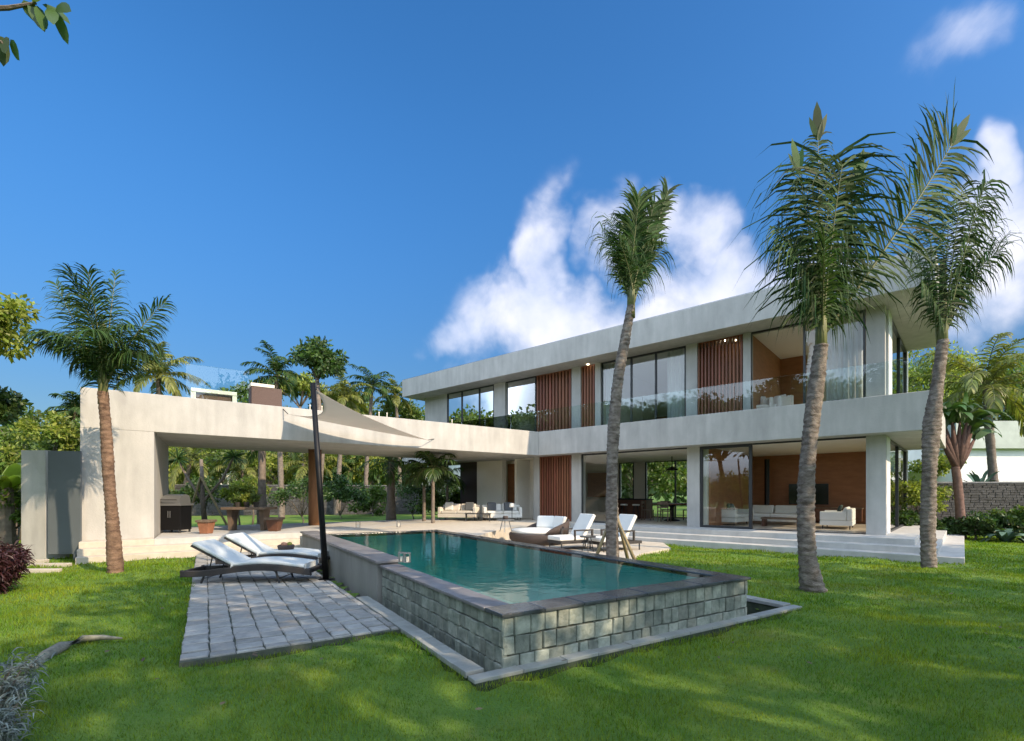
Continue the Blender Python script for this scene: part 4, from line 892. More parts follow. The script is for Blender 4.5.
def sofa(name, label, x, y, z, w, d, rz, mm, arms=(1, 1), h=.72, nb_=2, legm=frame_m, pillows=(), cat='sofa', group=None):
    r = thing(name, label, cat, (x, y, z), R(rz), group)
    MB().box(-w/2, w/2, -d/2, d/2, .12, .28).build('base', mm, r, local=True, bevel=.015)
    MB().box(-w/2, w/2, d/2-.16, d/2, .282, h-.05).build('backrest', mm, r, local=True, bevel=.03)
    aw = .14
    for s, on in zip((-1, 1), arms):
        if on: MB().box(min(s*w/2, s*(w/2-aw)), max(s*w/2, s*(w/2-aw)), -d/2, d/2-.162, .282, h-.14).build('armrest', mm, r, local=True, bevel=.03)
    x0 = -w/2+(aw if arms[0] else 0)+.005; x1 = w/2-(aw if arms[1] else 0)-.005; cw = (x1-x0)/nb_
    for k in range(nb_):
        MB().box(x0+k*cw+.005, x0+(k+1)*cw-.005, -d/2+.0, d/2-.17, .284, .42).build('seat_cushion', mm, r, local=True, bevel=.035)
        V = MB(); a, b = x0+k*cw+.02, x0+(k+1)*cw-.02; yb = d/2-.17
        V.add([(a, yb-.2, .42), (b, yb-.2, .42), (b, yb-.06, h), (a, yb-.06, h), (a, yb-.03, .42), (b, yb-.03, .42), (b, yb+.04, h), (a, yb+.04, h)], [(3, 2, 1, 0), (4, 5, 6, 7), (0, 1, 5, 4), (1, 2, 6, 5), (2, 3, 7, 6), (3, 0, 4, 7)][::1]).build('back_cushion', mm, r, local=True, bevel=.04)
    for sx in (-1, 1):
        for sy in (-1, 1): MB().tube([(sx*(w/2-.08), sy*(d/2-.08), .12), (sx*(w/2-.08), sy*(d/2-.08), 0)], .02, 6).build('leg', legm, r, local=True)
    for k, (px_, mm2) in enumerate(pillows):
        V = MB(); a, b = px_-.2, px_+.2; yb = d/2-.40; V.add([(a, yb-.1, .43), (b, yb-.1, .43), (b, yb+.02, .80), (a, yb+.02, .80), (a, yb, .43), (b, yb, .43), (b, yb+.12, .78), (a, yb+.12, .78)], [(3, 2, 1, 0), (4, 5, 6, 7), (0, 1, 5, 4), (1, 2, 6, 5), (2, 3, 7, 6), (3, 0, 4, 7)]).build('throw_pillow', mm2, r, local=True, bevel=.05)
    return r
so = mat('outdoor_sofa', (.62, .58, .52), .9, .03, 3)
sofa('terrace_sofa', 'left cream terrace sofa in front of the dark panel', -2.35, 21.9, ZF+.002, 1.75, .85, -12, so, nb_=2, pillows=((-.5, cushion), (.45, greycush)), group='sofas on the covered terrace')
sofa('terrace_sofa', 'right white terrace sofa against the pale terrace wall', -.45, 21.7, ZF+.002, 1.7, .85, 8, cushion, nb_=2, pillows=((-.45, greycush), (.3, greycush)), group='sofas on the covered terrace')
tb = thing('coffee_table', 'low dark coffee table in front of the terrace sofas', 'coffee table', (-1.45, 20.9, ZF))
MB().box(-2.0, -.9, 20.65, 21.15, ZF+.30, ZF+.34).build('table_top', frame_m, tb)
for x in (-1.95, -.95):
    for y in (20.7, 21.1): MB().box(x-.02, x+.02, y-.02, y+.02, ZF+.002, ZF+.30).build('leg', frame_m, tb)
ld = thing('floor_lantern', 'slim dark floor lamp with white shade before the right terrace sofa', 'lamp', (.0+-.0, 20.7, ZF)); MB().tube([(0, 20.7, ZF), (0, 20.7, ZF+.66)], .014, 6).build('stand', frame_m, ld); MB().lathe((0, 20.7, ZF+.6), [(.10, 0), (.12, .03), (.10, .16), (.02, .17)], 12).build('shade', cushion, ld); MB().lathe((0, 20.7, ZF+.001), [(.12, 0), (.12, .02)], 12).build('foot', frame_m, ld)
# lanterns and pool details
for i, (px, py, z, lab) in enumerate(((401.5, 562, .60, 'left glass candle lantern at the end of the pool wall coping'), (407.5, 562.5, .60, 'right glass candle lantern at the end of the pool wall coping'), (358, 528, .53, 'left small lantern on the far end of the pool'), (398.5, 527, .53, 'right small lantern on the far end of the pool'))):
    x, y, _ = ground(px, py, z); s = 1 if i < 2 else 1.5; x = x if i < 2 else x
    r = thing('candle_lantern', lab, 'lantern', (x, y, z), group='lanterns round the pool')
    m = MB()
    for dx in (-1, 1):
        for dy in (-1, 1): m.box(x+dx*.035*s-.005, x+dx*.035*s+.005, y+dy*.035*s-.005, y+dy*.035*s+.005, z+.012, z+.13*s)
    m.box(x-.042*s, x+.042*s, y-.042*s, y+.042*s, z+.0, z+.0115); m.box(x-.042*s, x+.042*s, y-.042*s, y+.042*s, z+.13*s, z+.145*s)
    m.build('frame', grill_m, r); MB().lathe((x, y, z+.012), [(.022*s, 0), (.022*s, .07*s)], 10).build('candle', ivory, r)
# ---------------------------------------------------------------- pavilion furniture
gx, gy = -10.12, 14.75; gr = thing('barbecue_grill', 'black barbecue cabinet with grey hood in the pavilion corner', 'barbecue', (gx, gy, ZF))
MB().box(gx-.31, gx+.31, gy-.26, gy+.26, ZF+.08, ZF+.80).build('cabinet', black_m, gr, bevel=.01); MB().box(gx-.35, gx+.35, gy-.29, gy+.29, ZF+.802, ZF+.86).build('worktop', grill_m, gr, bevel=.006)
m = MB(); pr = [(-.28, 0), (-.26, .14), (-.15, .24), (.05, .28), (.22, .24), (.28, .1), (.28, 0)]; V = [(gx+sx*.28, gy+p*.9, ZF+.862+q) for sx in (-1, 1) for p, q in pr]; n = len(pr)
m.add(V, [tuple(range(n)), tuple(range(n, 2*n))[::-1]]+[(k, k+n, (k+1) % n+n, (k+1) % n) for k in range(n)]).build('hood', grill_m, gr)
MB().bar((gx-.25, gy-.33, ZF+.98), (gx+.25, gy-.33, ZF+.98), .02).build('handle', frame_m, gr)
for s in (-1, 1): MB().bar((gx+s*.03, gy-.295, ZF+.45), (gx+s*.03, gy-.295, ZF+.65), .015).build('handle', grill_m, gr)
for dx in (-.27, .27):
    for dy in (-.22, .22): MB().lathe((gx+dx, gy+dy, ZF), [(.03, 0), (.03, .08)], 8).build('foot', frame_m, gr)
def block_stool(label, px, py, w, h, m1, m2):
    x, y, _ = ground(px, py, ZF); r = thing('wood_stool', label, 'stool', (x, y+w/2, ZF), group='block stools in the pavilion'); y += w/2
    MB().box(x-w/2, x+w/2, y-w/2, y+w/2, ZF+h-.07, ZF+h).build('seat', m1, r, bevel=.01)
    a = w*.42; b = w*.30; MB().add([(x-b, y-b, ZF), (x+b, y-b, ZF), (x+b, y+b, ZF), (x-b, y+b, ZF), (x-a, y-a, ZF+h-.07), (x+a, y-a, ZF+h-.07), (x+a, y+a, ZF+h-.07), (x-a, y+a, ZF+h-.07)], [(3, 2, 1, 0), (0, 1, 5, 4), (1, 2, 6, 5), (2, 3, 7, 6), (3, 0, 4, 7), (4, 5, 6, 7)]).build('pedestal', m2, r, bevel=.01)
block_stool('reddish block stool beside the barbecue', 202, 534, .4, .40, oldwood, redwood); block_stool('dark block stool right of the plank table', 271, 531.5, .45, .42, oldwood, darkwood)
tx0, ty0 = ground(223, 531, ZF)[:2]; tx1 = ground(262, 531, ZF)[0]; tt = thing('plank_table', 'heavy weathered plank table with potted plants in the pavilion', 'table', ((tx0+tx1)/2, ty0+.3, ZF))
MB().box(tx0-.05, tx1+.12, ty0-.05, ty0+.75, ZF+.66, ZF+.74).build('table_top', oldwood, tt, bevel=.01)
for x in (tx0+.1, tx1-.1): MB().add([(x-.05, ty0+.2, ZF), (x+.05, ty0+.2, ZF), (x+.05, ty0+.5, ZF), (x-.05, ty0+.5, ZF), (x-.08, ty0+.15, ZF+.66), (x+.08, ty0+.15, ZF+.66), (x+.08, ty0+.55, ZF+.66), (x-.08, ty0+.55, ZF+.66)], [(3, 2, 1, 0), (0, 1, 5, 4), (1, 2, 6, 5), (2, 3, 7, 6), (3, 0, 4, 7), (4, 5, 6, 7)]).build('leg', oldwood, tt)
for i, dx in enumerate((.25, .55, .85)):
    x, y, z = tx0+dx, ty0+.35, ZF+.742; r = thing('potted_plant', ['left', 'middle', 'right'][i]+' potted plant of the three on the plank table', 'plant', (x, y, z), group='pots on the plank table')
    MB().lathe((x, y, z), [(.06, 0), (.10, .15), (.09, .15), (.08, .12), (.01, .12)], 12).build('pot', pot_m, r); lv = Leaves(); leaf_cloud(lv, (x, y, z+.26), .15, 160, .11, 8, seed=i, aspect=.35); lv.build('foliage', [leaf_mid, leaf_lime, leaf_mid][i], r)
wc = ground(315, 525, ZF); tag(MB().tube([(wc[0], wc[1], ZF), (wc[0], wc[1], ZS-.002)], .23, 20).build('timber_column', mat('timber_column', (.27, .13, .06), .6, .2, 3, stretch=(3, 3, .5)), smooth=True), 'round brown timber column holding the pavilion roof behind the pole', 'column')
# roof terrace of the wing
def on_wing(px, c): return B(ba(px, c), c)
rb = thing('roof_bench', 'low cream bench on the pavilion roof terrace', 'bench', (*on_wing(213, -.9), ZT)); b0, b1 = ba(191, -.9), ba(237, -.9)
MB().fbox(B, b0, b1, -1.3, -.9, ZT+.34, ZT+.45).build('seat', ivory, rb, bevel=.01)
for b in (b0, b1-.12): MB().fbox(B, b, b+.12, -1.28, -.92, ZT+.001, ZT+.34).build('leg', ivory, rb)
MB().fbox(B, b0+.12, b1-.12, -1.2, -1.0, ZT+.001, ZT+.30).build('lower_shelf', darkwood, rb)
pb = thing('woven_box', 'dark brown woven storage box with cream lid on the roof terrace', 'storage box', (*on_wing(267, -.8), ZT)); b0, b1 = ba(251.5, -.8), ba(282, -.8)
MB().fbox(B, b0, b1, -1.4, -.8, ZT+.001, ZT+.68).build('box', pwicker, pb, bevel=.01); MB().fbox(B, b0-.02, b1-.22, -1.42, -.78, ZT+.682, ZT+.78).build('lid', ivory, pb, bevel=.01)

# ---------------------------------------------------------------- rooms of the villa
def pxf(px, o, z): return (*H(ha(px, o), o), z)
def sofa_at(label, px, o, w, rz, mm, **k):
    x, y, z = pxf(px, o, ZF+.002); return sofa('living_sofa', label, x, y, z, w, .9, rz, mm, group='white sofas in the living room', **k)
sofa_at('white living room sofa at the right, by the corner column', 838, -2.6, 1.5, -128, cushion, pillows=((.3, mat('green_cushion', (.04, .06, .05), .9)),), nb_=1)
sofa_at('long low white sofa left of the palm trunk in living room', 775, -3.6, 2.0, -41, cushion, arms=(0, 1), nb_=2)
sofa_at('white sofa behind the closed glass door', 733, -2.4, 1.5, 40, cushion, nb_=2, pillows=((0, greycush),))
lt = thing('low_coffee_table', 'low brown coffee table on living room floor', 'coffee table', pxf(781, -2.2, ZF)); a = ha(781, -2.2)
MB().fbox(H, a-.7, a+.6, -2.5, -1.95, ZF+.26, ZF+.32).build('table_top', oldwood, lt)
for q in (a-.6, a+.5): MB().fbox(H, q, q+.08, -2.45, -2.0, ZF+.001, ZF+.26).build('leg', darkwood, lt)
tv = thing('wall_television', 'large black television on the wood wall of the living room', 'television', pxf(812, -5.8, 1.5)); a0, a1 = ha(828, -5.85), ha(789, -5.85)
MB().fbox(H, a0, a1, -5.88, -5.83, ZF+.75, ZF+1.55).build('screen', mat('tv_screen', (.01, .012, .014), .1), tv); MB().fbox(H, a0-.015, a1+.015, -5.895, -5.882, ZF+.735, ZF+1.565).build('bezel', frame_m, tv)
cb = thing('wall_cabinet', 'long low dark wood cabinet under the television', 'cabinet', pxf(800, -5.6, ZF)); a0, a1 = ha(862, -5.5), ha(764, -5.5)
MB().fbox(H, a0, a1, -5.88, -5.4, ZF+.12, ZF+.58).build('body', darkwood, cb); MB().fbox(H, a0-.02, a1+.02, -5.88, -5.38, ZF+.582, ZF+.62).build('worktop', oldwood, cb)
fl = thing('column_lamp', 'tall slim dark floor lamp in front of the wood wall', 'lamp', pxf(767, -5.2, ZF)); x, y, _ = pxf(767, -5.2, 0)
MB().box(x-.07, x+.07, y-.07, y+.07, ZF+.03, ZF+2.6).build('shade', black_m, fl); MB().lathe((x, y, ZF), [(.14, 0), (.14, .03)], 12).build('foot', frame_m, fl)
# dining room
dx_, dy_, _ = pxf(672, -3.4, 0); dt = thing('dining_table', 'dark pedestal dining table under the black pendant', 'table', (dx_, dy_, ZF))
MB().lathe((dx_, dy_, ZF+.70), [(.85, 0), (.85, .05)], 28).build('table_top', darkwood, dt); MB().lathe((dx_, dy_, ZF), [(.35, 0), (.30, .05), (.09, .12), (.09, .6), (.2, .699)], 16).build('pedestal', black_m, dt)
def chair():
    r = thing('dining_chair', 'x', 'chair', group='wooden chairs round the dining table')
    MB().box(-.23, .23, -.22, .22, .43, .46).build('seat', oldwood, r, local=True)
    m = MB(); m.box(-.23, .23, .20, .225, .72, .84); m.box(-.23, .23, .20, .222, .58, .64)
    m.build('backrest', oldwood, r, local=True)
    for x in (-.21, .21): MB().box(x-.018, x+.018, .18, .216, 0, .43).build('leg', oldwood, r, local=True); MB().box(x-.018, x+.018, .18, .199, .461, .84).build('back_post', oldwood, r, local=True)
    for x in (-.21, .21): MB().box(x-.018, x+.018, -.216, -.18, 0, .43).build('leg', oldwood, r, local=True)
    return r
c0_ = chair(); labs = ['dining chair at the right of the table, nearest the column', 'dining chair on the far right of the table', 'dining chair at the rear of the table', 'dining chair on the left side of the table', 'dining chair nearest the terrace, left of the pedestal']
for k, a in enumerate((-35, 25, 85, 150, 235)):
    c = c0_ if k == 0 else copy_tree(c0_); c.location = (dx_+1.05*math.cos(R(a)), dy_+1.05*math.sin(R(a)), ZF+.002); c.rotation_euler = (0, 0, R(a-90)); c['label'] = labs[k]
pn = thing('pendant_lamp', 'black pendant lamp hanging over the dining table', 'lamp', (dx_, dy_, ZS-.6)); MB().tube([(dx_, dy_, ZS-.003), (dx_, dy_, ZS-.45)], .02, 6).build('cord', black_m, pn); MB().lathe((dx_, dy_, ZS-.62), [(.26, 0), (.24, .04), (.06, .15), (.03, .18)], 18).build('lamp_shade', black_m, pn)
ki = thing('kitchen_island', 'dark wood kitchen island behind the pool palm trunk', 'kitchen island', pxf(629, -4.2, ZF)); a0, a1 = ha(646, -4.2), ha(611, -4.2)
MB().fbox(H, a0, a1, -4.9, -4.2, ZF+.001, ZF+.88).build('body', darkwood, ki); MB().fbox(H, a0-.04, a1+.04, -4.95, -4.15, ZF+.882, ZF+.93).build('worktop', black_m, ki)
for k in range(3):
    a = a0+(a1-a0)*(k+.5)/3; x, y = H(a, -3.8); r = thing('bar_stool', ['right', 'middle', 'left'][k]+' cream bar stool at the kitchen island', 'stool', (x, y, ZF), group='bar stools at the island')
    MB().lathe((x, y, ZF+.62), [(.17, 0), (.18, .04), (.15, .07)], 14).build('seat', cushion, r)
    for q in range(4): an = q*1.571+.7; MB().tube([(x+math.cos(an)*.1, y+math.sin(an)*.1, ZF+.62), (x+math.cos(an)*.19, y+math.sin(an)*.19, ZF)], .013, 6).build('leg', frame_m, r)
kc = thing('kitchen_counter', 'pale kitchen counter against the rear wall', 'counter', pxf(596, -5.4, ZF)); a0, a1 = ha(612, -5.2), ha(576, -5.2)
MB().fbox(H, a0, a1, -5.74, -5.2, ZF+.001, ZF+.86).build('body', plaster_in, kc); MB().fbox(H, a0-.01, a1+.01, -5.74, -5.17, ZF+.862, ZF+.9).build('worktop', cushion, kc)
# upstairs balcony room
def arm(px, o, rz, lab):
    x, y, z = pxf(px, o, ZT+.002); return sofa('balcony_armchair', lab, x, y, z, .75, .75, rz, mat('chair_linen', (.75, .68, .62), .9), nb_=1, h=.8, cat='armchair', group='armchairs upstairs')
arm(760, -1.6, -20, 'left cream armchair in the open upper room'); arm(777, -1.8, -60, 'right cream armchair in the open upper room, near the glass')
bd_ = thing('bed', 'white bed behind the upper left palm window', 'bed', pxf(640, -3.8, ZT)); a0, a1 = ha(655, -3), ha(625, -3)
MB().fbox(H, a0, a1, -5.6, -3.4, ZT+.1, ZT+.3).build('base', darkwood, bd_); MB().fbox(H, a0+.03, a1-.03, -5.58, -3.42, ZT+.302, ZT+.55).build('mattress', cushion, bd_, bevel=.05); MB().fbox(H, a0, a1, -5.75, -5.61, ZT+.1, ZT+1.1).build('headboard', woodpanel, bd_)

# ---------------------------------------------------------------- garden planting
def bg(px, py, Y): x, _, z = at(px, py, Y); return x, Y, z
# coconut palms beyond the wall: (px of crown, py of crown, distance, frond length, fronds, material, label)
BG = [(158, 376, 30, 2.7, 20, leaf_palm_y, 'coconut palm behind the left sunlit palm'),
      (76, 412, 30, 1.7, 14, leaf_palm, 'small distant palm left of the end wall top'),
      (276, 376, 34, 2.6, 18, leaf_palm, 'dark green coconut palm directly behind the woven storage box'),
      (372, 388, 42, 2.6, 18, leaf_palm, 'distant palm right of the round crowned tree'),
      (396, 396, 46, 2.4, 16, leaf_palm_y, 'distant palm nearest the left end of the flat roof'),
      (345, 398, 38, 2.3, 16, leaf_palm_y, 'yellowish palm right behind the shade sail peak'),
      (242, 470, 40, 3.6, 18, leaf_palm_y, 'low palm seen under the pavilion roof behind the plank table'),
      (190, 462, 38, 3.2, 18, leaf_palm_y, 'yellowish palm under the pavilion roof, above the barbecue'),
      (310, 466, 40, 3.4, 20, leaf_palm_y, 'bushy yellow palm beside the timber column'),
      (350, 470, 44, 3.2, 18, leaf_palm, 'palm behind the wall between pole and slender garden palms'),
      (986, 388, 22, 3.3, 24, leaf_palm_y, 'full palm with orange flower stalks at the right edge')]
for i, (px, py, Y, L_, n, mm, lab) in enumerate(BG):
    x, y, z = bg(px, py, Y); h = z; sun_ = (i % 2)
    coco_palm(lab, x-(.6 if i % 2 else -.4), Y, h, n, L_, .75, .17, mm, lean=((.6 if i % 2 else -.4), 0), seed=20+i, group='palms beyond the garden', nl=30, w=.075, droop=80, el0=(-20, 82))
# slender palms on the back lawn
for i, (px, py, Y, L_, n, lab, r_) in enumerate(((391, 462, 23, 1.9, 14, 'palm with dark trunk on the back lawn before the stone wall', .2), (424, 476, 21, 1.0, 10, 'left one of two slim dark palms beside the terrace glazing', .07), (433, 468, 19.5, 1.1, 10, 'right one of two slim dark palms beside the terrace glazing', .07), (262, 440, 21.5, 2.0, 12, 'pale straight palm trunk rising behind the plank table', .17), (447, 480, 24.5, 1.2, 10, 'small palm reflected beside the terrace window', .06))):
    x, y, z = bg(px, py, Y); coco_palm(lab, x, Y, z, n, L_, .6, r_, leaf_dark, seed=60+i, group='slender palms on the back lawn', nl=24, w=.05, el0=(-10, 80), name='garden_palm')
# broadleaf trees
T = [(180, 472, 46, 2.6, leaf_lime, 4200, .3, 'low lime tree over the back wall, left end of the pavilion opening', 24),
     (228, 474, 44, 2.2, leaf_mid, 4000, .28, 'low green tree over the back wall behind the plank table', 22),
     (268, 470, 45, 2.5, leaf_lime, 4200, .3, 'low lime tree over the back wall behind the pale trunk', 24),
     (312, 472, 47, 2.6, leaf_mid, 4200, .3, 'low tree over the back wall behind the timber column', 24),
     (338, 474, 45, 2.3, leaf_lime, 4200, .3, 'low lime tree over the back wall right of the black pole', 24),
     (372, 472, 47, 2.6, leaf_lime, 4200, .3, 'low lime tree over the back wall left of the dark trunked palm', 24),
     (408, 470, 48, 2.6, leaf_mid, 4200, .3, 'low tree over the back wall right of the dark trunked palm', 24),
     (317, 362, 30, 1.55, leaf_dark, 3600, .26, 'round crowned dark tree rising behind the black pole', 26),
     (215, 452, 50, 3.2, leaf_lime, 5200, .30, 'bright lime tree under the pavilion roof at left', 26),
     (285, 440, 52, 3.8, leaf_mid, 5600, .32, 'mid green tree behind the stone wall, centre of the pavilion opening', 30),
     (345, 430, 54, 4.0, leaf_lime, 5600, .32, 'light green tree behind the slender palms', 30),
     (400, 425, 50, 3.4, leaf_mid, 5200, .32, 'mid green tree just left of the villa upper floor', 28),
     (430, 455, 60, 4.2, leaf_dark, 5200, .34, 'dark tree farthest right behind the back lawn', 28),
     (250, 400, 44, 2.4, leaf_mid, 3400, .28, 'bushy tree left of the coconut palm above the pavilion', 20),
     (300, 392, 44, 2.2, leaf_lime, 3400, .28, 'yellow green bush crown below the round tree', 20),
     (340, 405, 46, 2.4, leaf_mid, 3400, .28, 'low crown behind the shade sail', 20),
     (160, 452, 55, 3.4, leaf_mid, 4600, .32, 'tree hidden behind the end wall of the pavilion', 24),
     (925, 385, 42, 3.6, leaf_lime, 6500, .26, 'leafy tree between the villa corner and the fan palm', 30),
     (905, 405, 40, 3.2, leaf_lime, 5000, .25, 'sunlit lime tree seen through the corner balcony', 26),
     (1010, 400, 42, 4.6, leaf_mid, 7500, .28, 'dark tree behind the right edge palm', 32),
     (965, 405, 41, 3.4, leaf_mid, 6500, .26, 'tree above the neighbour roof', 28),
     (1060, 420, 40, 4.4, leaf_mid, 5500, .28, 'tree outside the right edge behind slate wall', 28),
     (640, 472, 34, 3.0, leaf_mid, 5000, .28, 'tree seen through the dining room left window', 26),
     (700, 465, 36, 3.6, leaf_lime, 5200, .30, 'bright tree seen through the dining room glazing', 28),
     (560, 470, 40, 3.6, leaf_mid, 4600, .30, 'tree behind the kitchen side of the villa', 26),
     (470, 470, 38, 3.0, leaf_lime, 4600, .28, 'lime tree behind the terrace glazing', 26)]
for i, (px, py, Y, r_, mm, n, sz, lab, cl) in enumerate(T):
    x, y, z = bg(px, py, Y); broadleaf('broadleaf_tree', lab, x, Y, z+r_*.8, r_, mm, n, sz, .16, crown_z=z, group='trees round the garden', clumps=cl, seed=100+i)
# far wood filling the horizon
lv = Leaves()
for k in range(170):
    a = R(rng.uniform(28, 152)); d = rng.uniform(70, 100); leaf_cloud(lv, (d*math.cos(a), d*math.sin(a), rng.uniform(2.0, 6.5)), rng.uniform(3.2, 5.0), 520, 1.1, 12, seed=500+k)
tag(lv.build('far_wood', leaf_mid), 'far off wood along the horizon', 'wood', kind='stuff')
# shrubs
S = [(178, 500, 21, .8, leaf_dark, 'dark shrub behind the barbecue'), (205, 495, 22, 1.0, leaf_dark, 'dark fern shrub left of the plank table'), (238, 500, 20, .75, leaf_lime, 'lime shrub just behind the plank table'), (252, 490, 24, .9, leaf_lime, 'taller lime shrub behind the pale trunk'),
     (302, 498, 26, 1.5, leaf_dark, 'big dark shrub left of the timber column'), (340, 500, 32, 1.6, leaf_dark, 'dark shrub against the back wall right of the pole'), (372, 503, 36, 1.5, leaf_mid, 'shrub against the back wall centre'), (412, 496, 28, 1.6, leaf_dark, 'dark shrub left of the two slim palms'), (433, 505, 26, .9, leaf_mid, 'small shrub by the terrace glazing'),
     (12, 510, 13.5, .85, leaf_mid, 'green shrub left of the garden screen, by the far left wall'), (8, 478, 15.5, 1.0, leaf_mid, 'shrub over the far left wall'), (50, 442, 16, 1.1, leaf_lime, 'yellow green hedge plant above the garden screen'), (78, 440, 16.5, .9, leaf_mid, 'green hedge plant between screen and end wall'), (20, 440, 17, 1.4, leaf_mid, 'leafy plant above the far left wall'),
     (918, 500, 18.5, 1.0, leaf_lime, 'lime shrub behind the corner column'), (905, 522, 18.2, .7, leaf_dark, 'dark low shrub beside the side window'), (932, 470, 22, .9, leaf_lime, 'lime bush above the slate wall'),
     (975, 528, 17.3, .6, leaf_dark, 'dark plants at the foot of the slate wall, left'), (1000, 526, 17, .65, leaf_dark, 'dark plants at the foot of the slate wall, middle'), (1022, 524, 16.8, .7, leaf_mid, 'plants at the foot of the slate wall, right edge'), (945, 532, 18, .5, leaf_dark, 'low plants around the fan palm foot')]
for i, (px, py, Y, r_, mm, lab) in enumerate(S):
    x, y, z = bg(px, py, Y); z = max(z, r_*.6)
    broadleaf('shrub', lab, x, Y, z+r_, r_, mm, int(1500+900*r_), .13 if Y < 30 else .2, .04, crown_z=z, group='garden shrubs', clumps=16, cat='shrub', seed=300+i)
# broad leaved plants (banana, agave, fan palm)
def blades(name, label, cat, base, n, L_, w, mm, el=(40, 80), droop=1.0, azs=None, seed=0, stem=None, group=None, segs=7):
    rg = np.random.default_rng(seed); r = thing(name, label, cat, base, group=group); lv = Leaves()
    a = np.radians(azs) if azs is not None else rg.uniform(0, 6.28, n); n = len(a); e = np.radians(rg.uniform(*el, n))
    D = np.stack([np.cos(a)*np.cos(e), np.sin(a)*np.cos(e), np.sin(e)], 1); P = np.tile(np.array(base, float), (n, 1))+np.array([0, 0, stem or 0])
    W = unit(np.stack([-np.sin(a), np.cos(a), np.zeros(n)], 1)+rg.normal(0, .15, (n, 3)))
    Ls = L_*rg.uniform(.75, 1.1, n); lv.strips(P, D, W, Ls, np.full(n, w)*rg.uniform(.8, 1.15, n), np.full(n, droop), segs); lv.build('leaves', mm, r)
    if stem: MB().tube([Vector(base)-Vector((0, 0, .05)), Vector(base)+Vector((0, 0, stem+.1))], [w*.5, w*.3], 8).build('stem', bark_g, r)
    return r
blades('banana_plant', 'banana plant with broad light green leaves at the left edge', 'plant', (-13.6, 13.2, 0), 9, 2.0, .42, leaf_lime, (30, 75), .9, seed=1, stem=1.7)
blades('banana_plant', 'banana plant behind the far left wall', 'plant', (-15.8, 15.4, 0), 9, 2.2, .45, leaf_mid, (35, 80), .8, seed=2, stem=1.6)
x, y, z = bg(980, 470, 20.5); blades('agave', 'blue green agave rising above the slate wall', 'plant', (x, y, 1.75), 16, 1.0, .16, mat('agave_leaf', (.12, .20, .15), .6), (25, 80), .25, seed=3)
x, y, z = bg(1005, 525, 16.4); blades('taro_plant', 'grey green broad leaf plant at the slate wall foot', 'plant', (x, y, 0), 18, .8, .22, mat('taro_leaf', (.10, .17, .12), .6), (30, 75), .6, seed=4)
# traveller's palm with reddish sheath at the right
x, Yf = (957-512)/FPX*17.8, 17.8; fp = thing('fan_palm', 'fan shaped palm with reddish brown base in front of slate wall', 'palm tree', (x, Yf, 0))
trunk_mesh([(x+.15, Yf, -.05), (x+.1, Yf, 1.2), (x-.05, Yf, 2.6)], [.16, .14, .12], 12, .12, .04, 4).build('trunk', bark_r, fp, smooth=True)
m = MB(); V = []; lv = Leaves()
for k in range(11):
    a = R(35+k*10); tip = Vector((x+math.cos(a)*.95, Yf+rng.uniform(-.15, .15), 2.9+math.sin(a)*1.5)); b = Vector((x, Yf, 2.55)); m.tube([b, b.lerp(tip, .45)+Vector((0, 0, -.05)), tip], [.12, .10, .02], 7)
    D = (tip-b).normalized(); n2 = 6
    P = np.array([list(tip+D*(-.15))]*n2)+rng.normal(0, .03, (n2, 3)); DD = unit(np.array([list(D)]*n2)+rng.normal(0, .3, (n2, 3))); WW = unit(np.cross(DD, np.array([[0, 1, 0]]*n2)+rng.normal(0, .3, (n2, 3))))
    lv.strips(P, DD, WW, np.full(n2, 1.35)*rng.uniform(.6, 1.1, n2), np.full(n2, .22), np.full(n2, .8), 6)
m.build('stalk_sheath', thatch_m, fp, smooth=True); lv.build('leaves', leaf_dark, fp)
# staked young tree on the back lawn
x, Y2 = (205-512)/FPX*19.5, 19.5; st_ = thing('staked_tree', 'young dark tree held by crossed stakes behind the barbecue', 'tree', (x, Y2, 0)); lv = Leaves()
P_ = [(x, Y2, 0), (x-.1, Y2, 1.6), (x-.15, Y2, 3.0)]; MB().tube(P_, [.09, .08, .06], 8).build('trunk', bark_g, st_, smooth=True)
for q in ((-1.1, 3.0), (1.15, 3.1), (-.1, 4.0)):
    c = np.array((x+q[0], Y2, q[1])); n = 70; a = rng.uniform(0, 6.28, n); e = rng.uniform(-.6, 1.4, n); D = np.stack([np.cos(a)*np.cos(e), np.sin(a)*np.cos(e), np.sin(e)], 1)
    lv.strips(np.tile(c, (n, 1)), D, unit(np.cross(D, rng.normal(size=(n, 3)))), np.full(n, .65), np.full(n, .05), np.full(n, .5), 3)
lv.build('crown', leaf_dark, st_); m = MB()
for q in ((-1.1, 3.0), (1.15, 3.1)): m.tube([(x-.08, Y2, 1.3), (x+q[0]*.6, Y2, 2.2), (x+q[0], Y2, q[1])], [.06, .045, .04], 6)
m.build('limb', bark_g, st_)
for k, (dx, lab) in enumerate(((-.75, 'left stake propping the young tree'), (1.2, 'right stake propping the young tree'))):
    tag(MB().tube([(x+dx, Y2-.2, 0), (x-.1, Y2-.11, 2.3)], .045, 6).build('tree_stake', stake_m), lab, 'stake', 'stakes of the young tree')
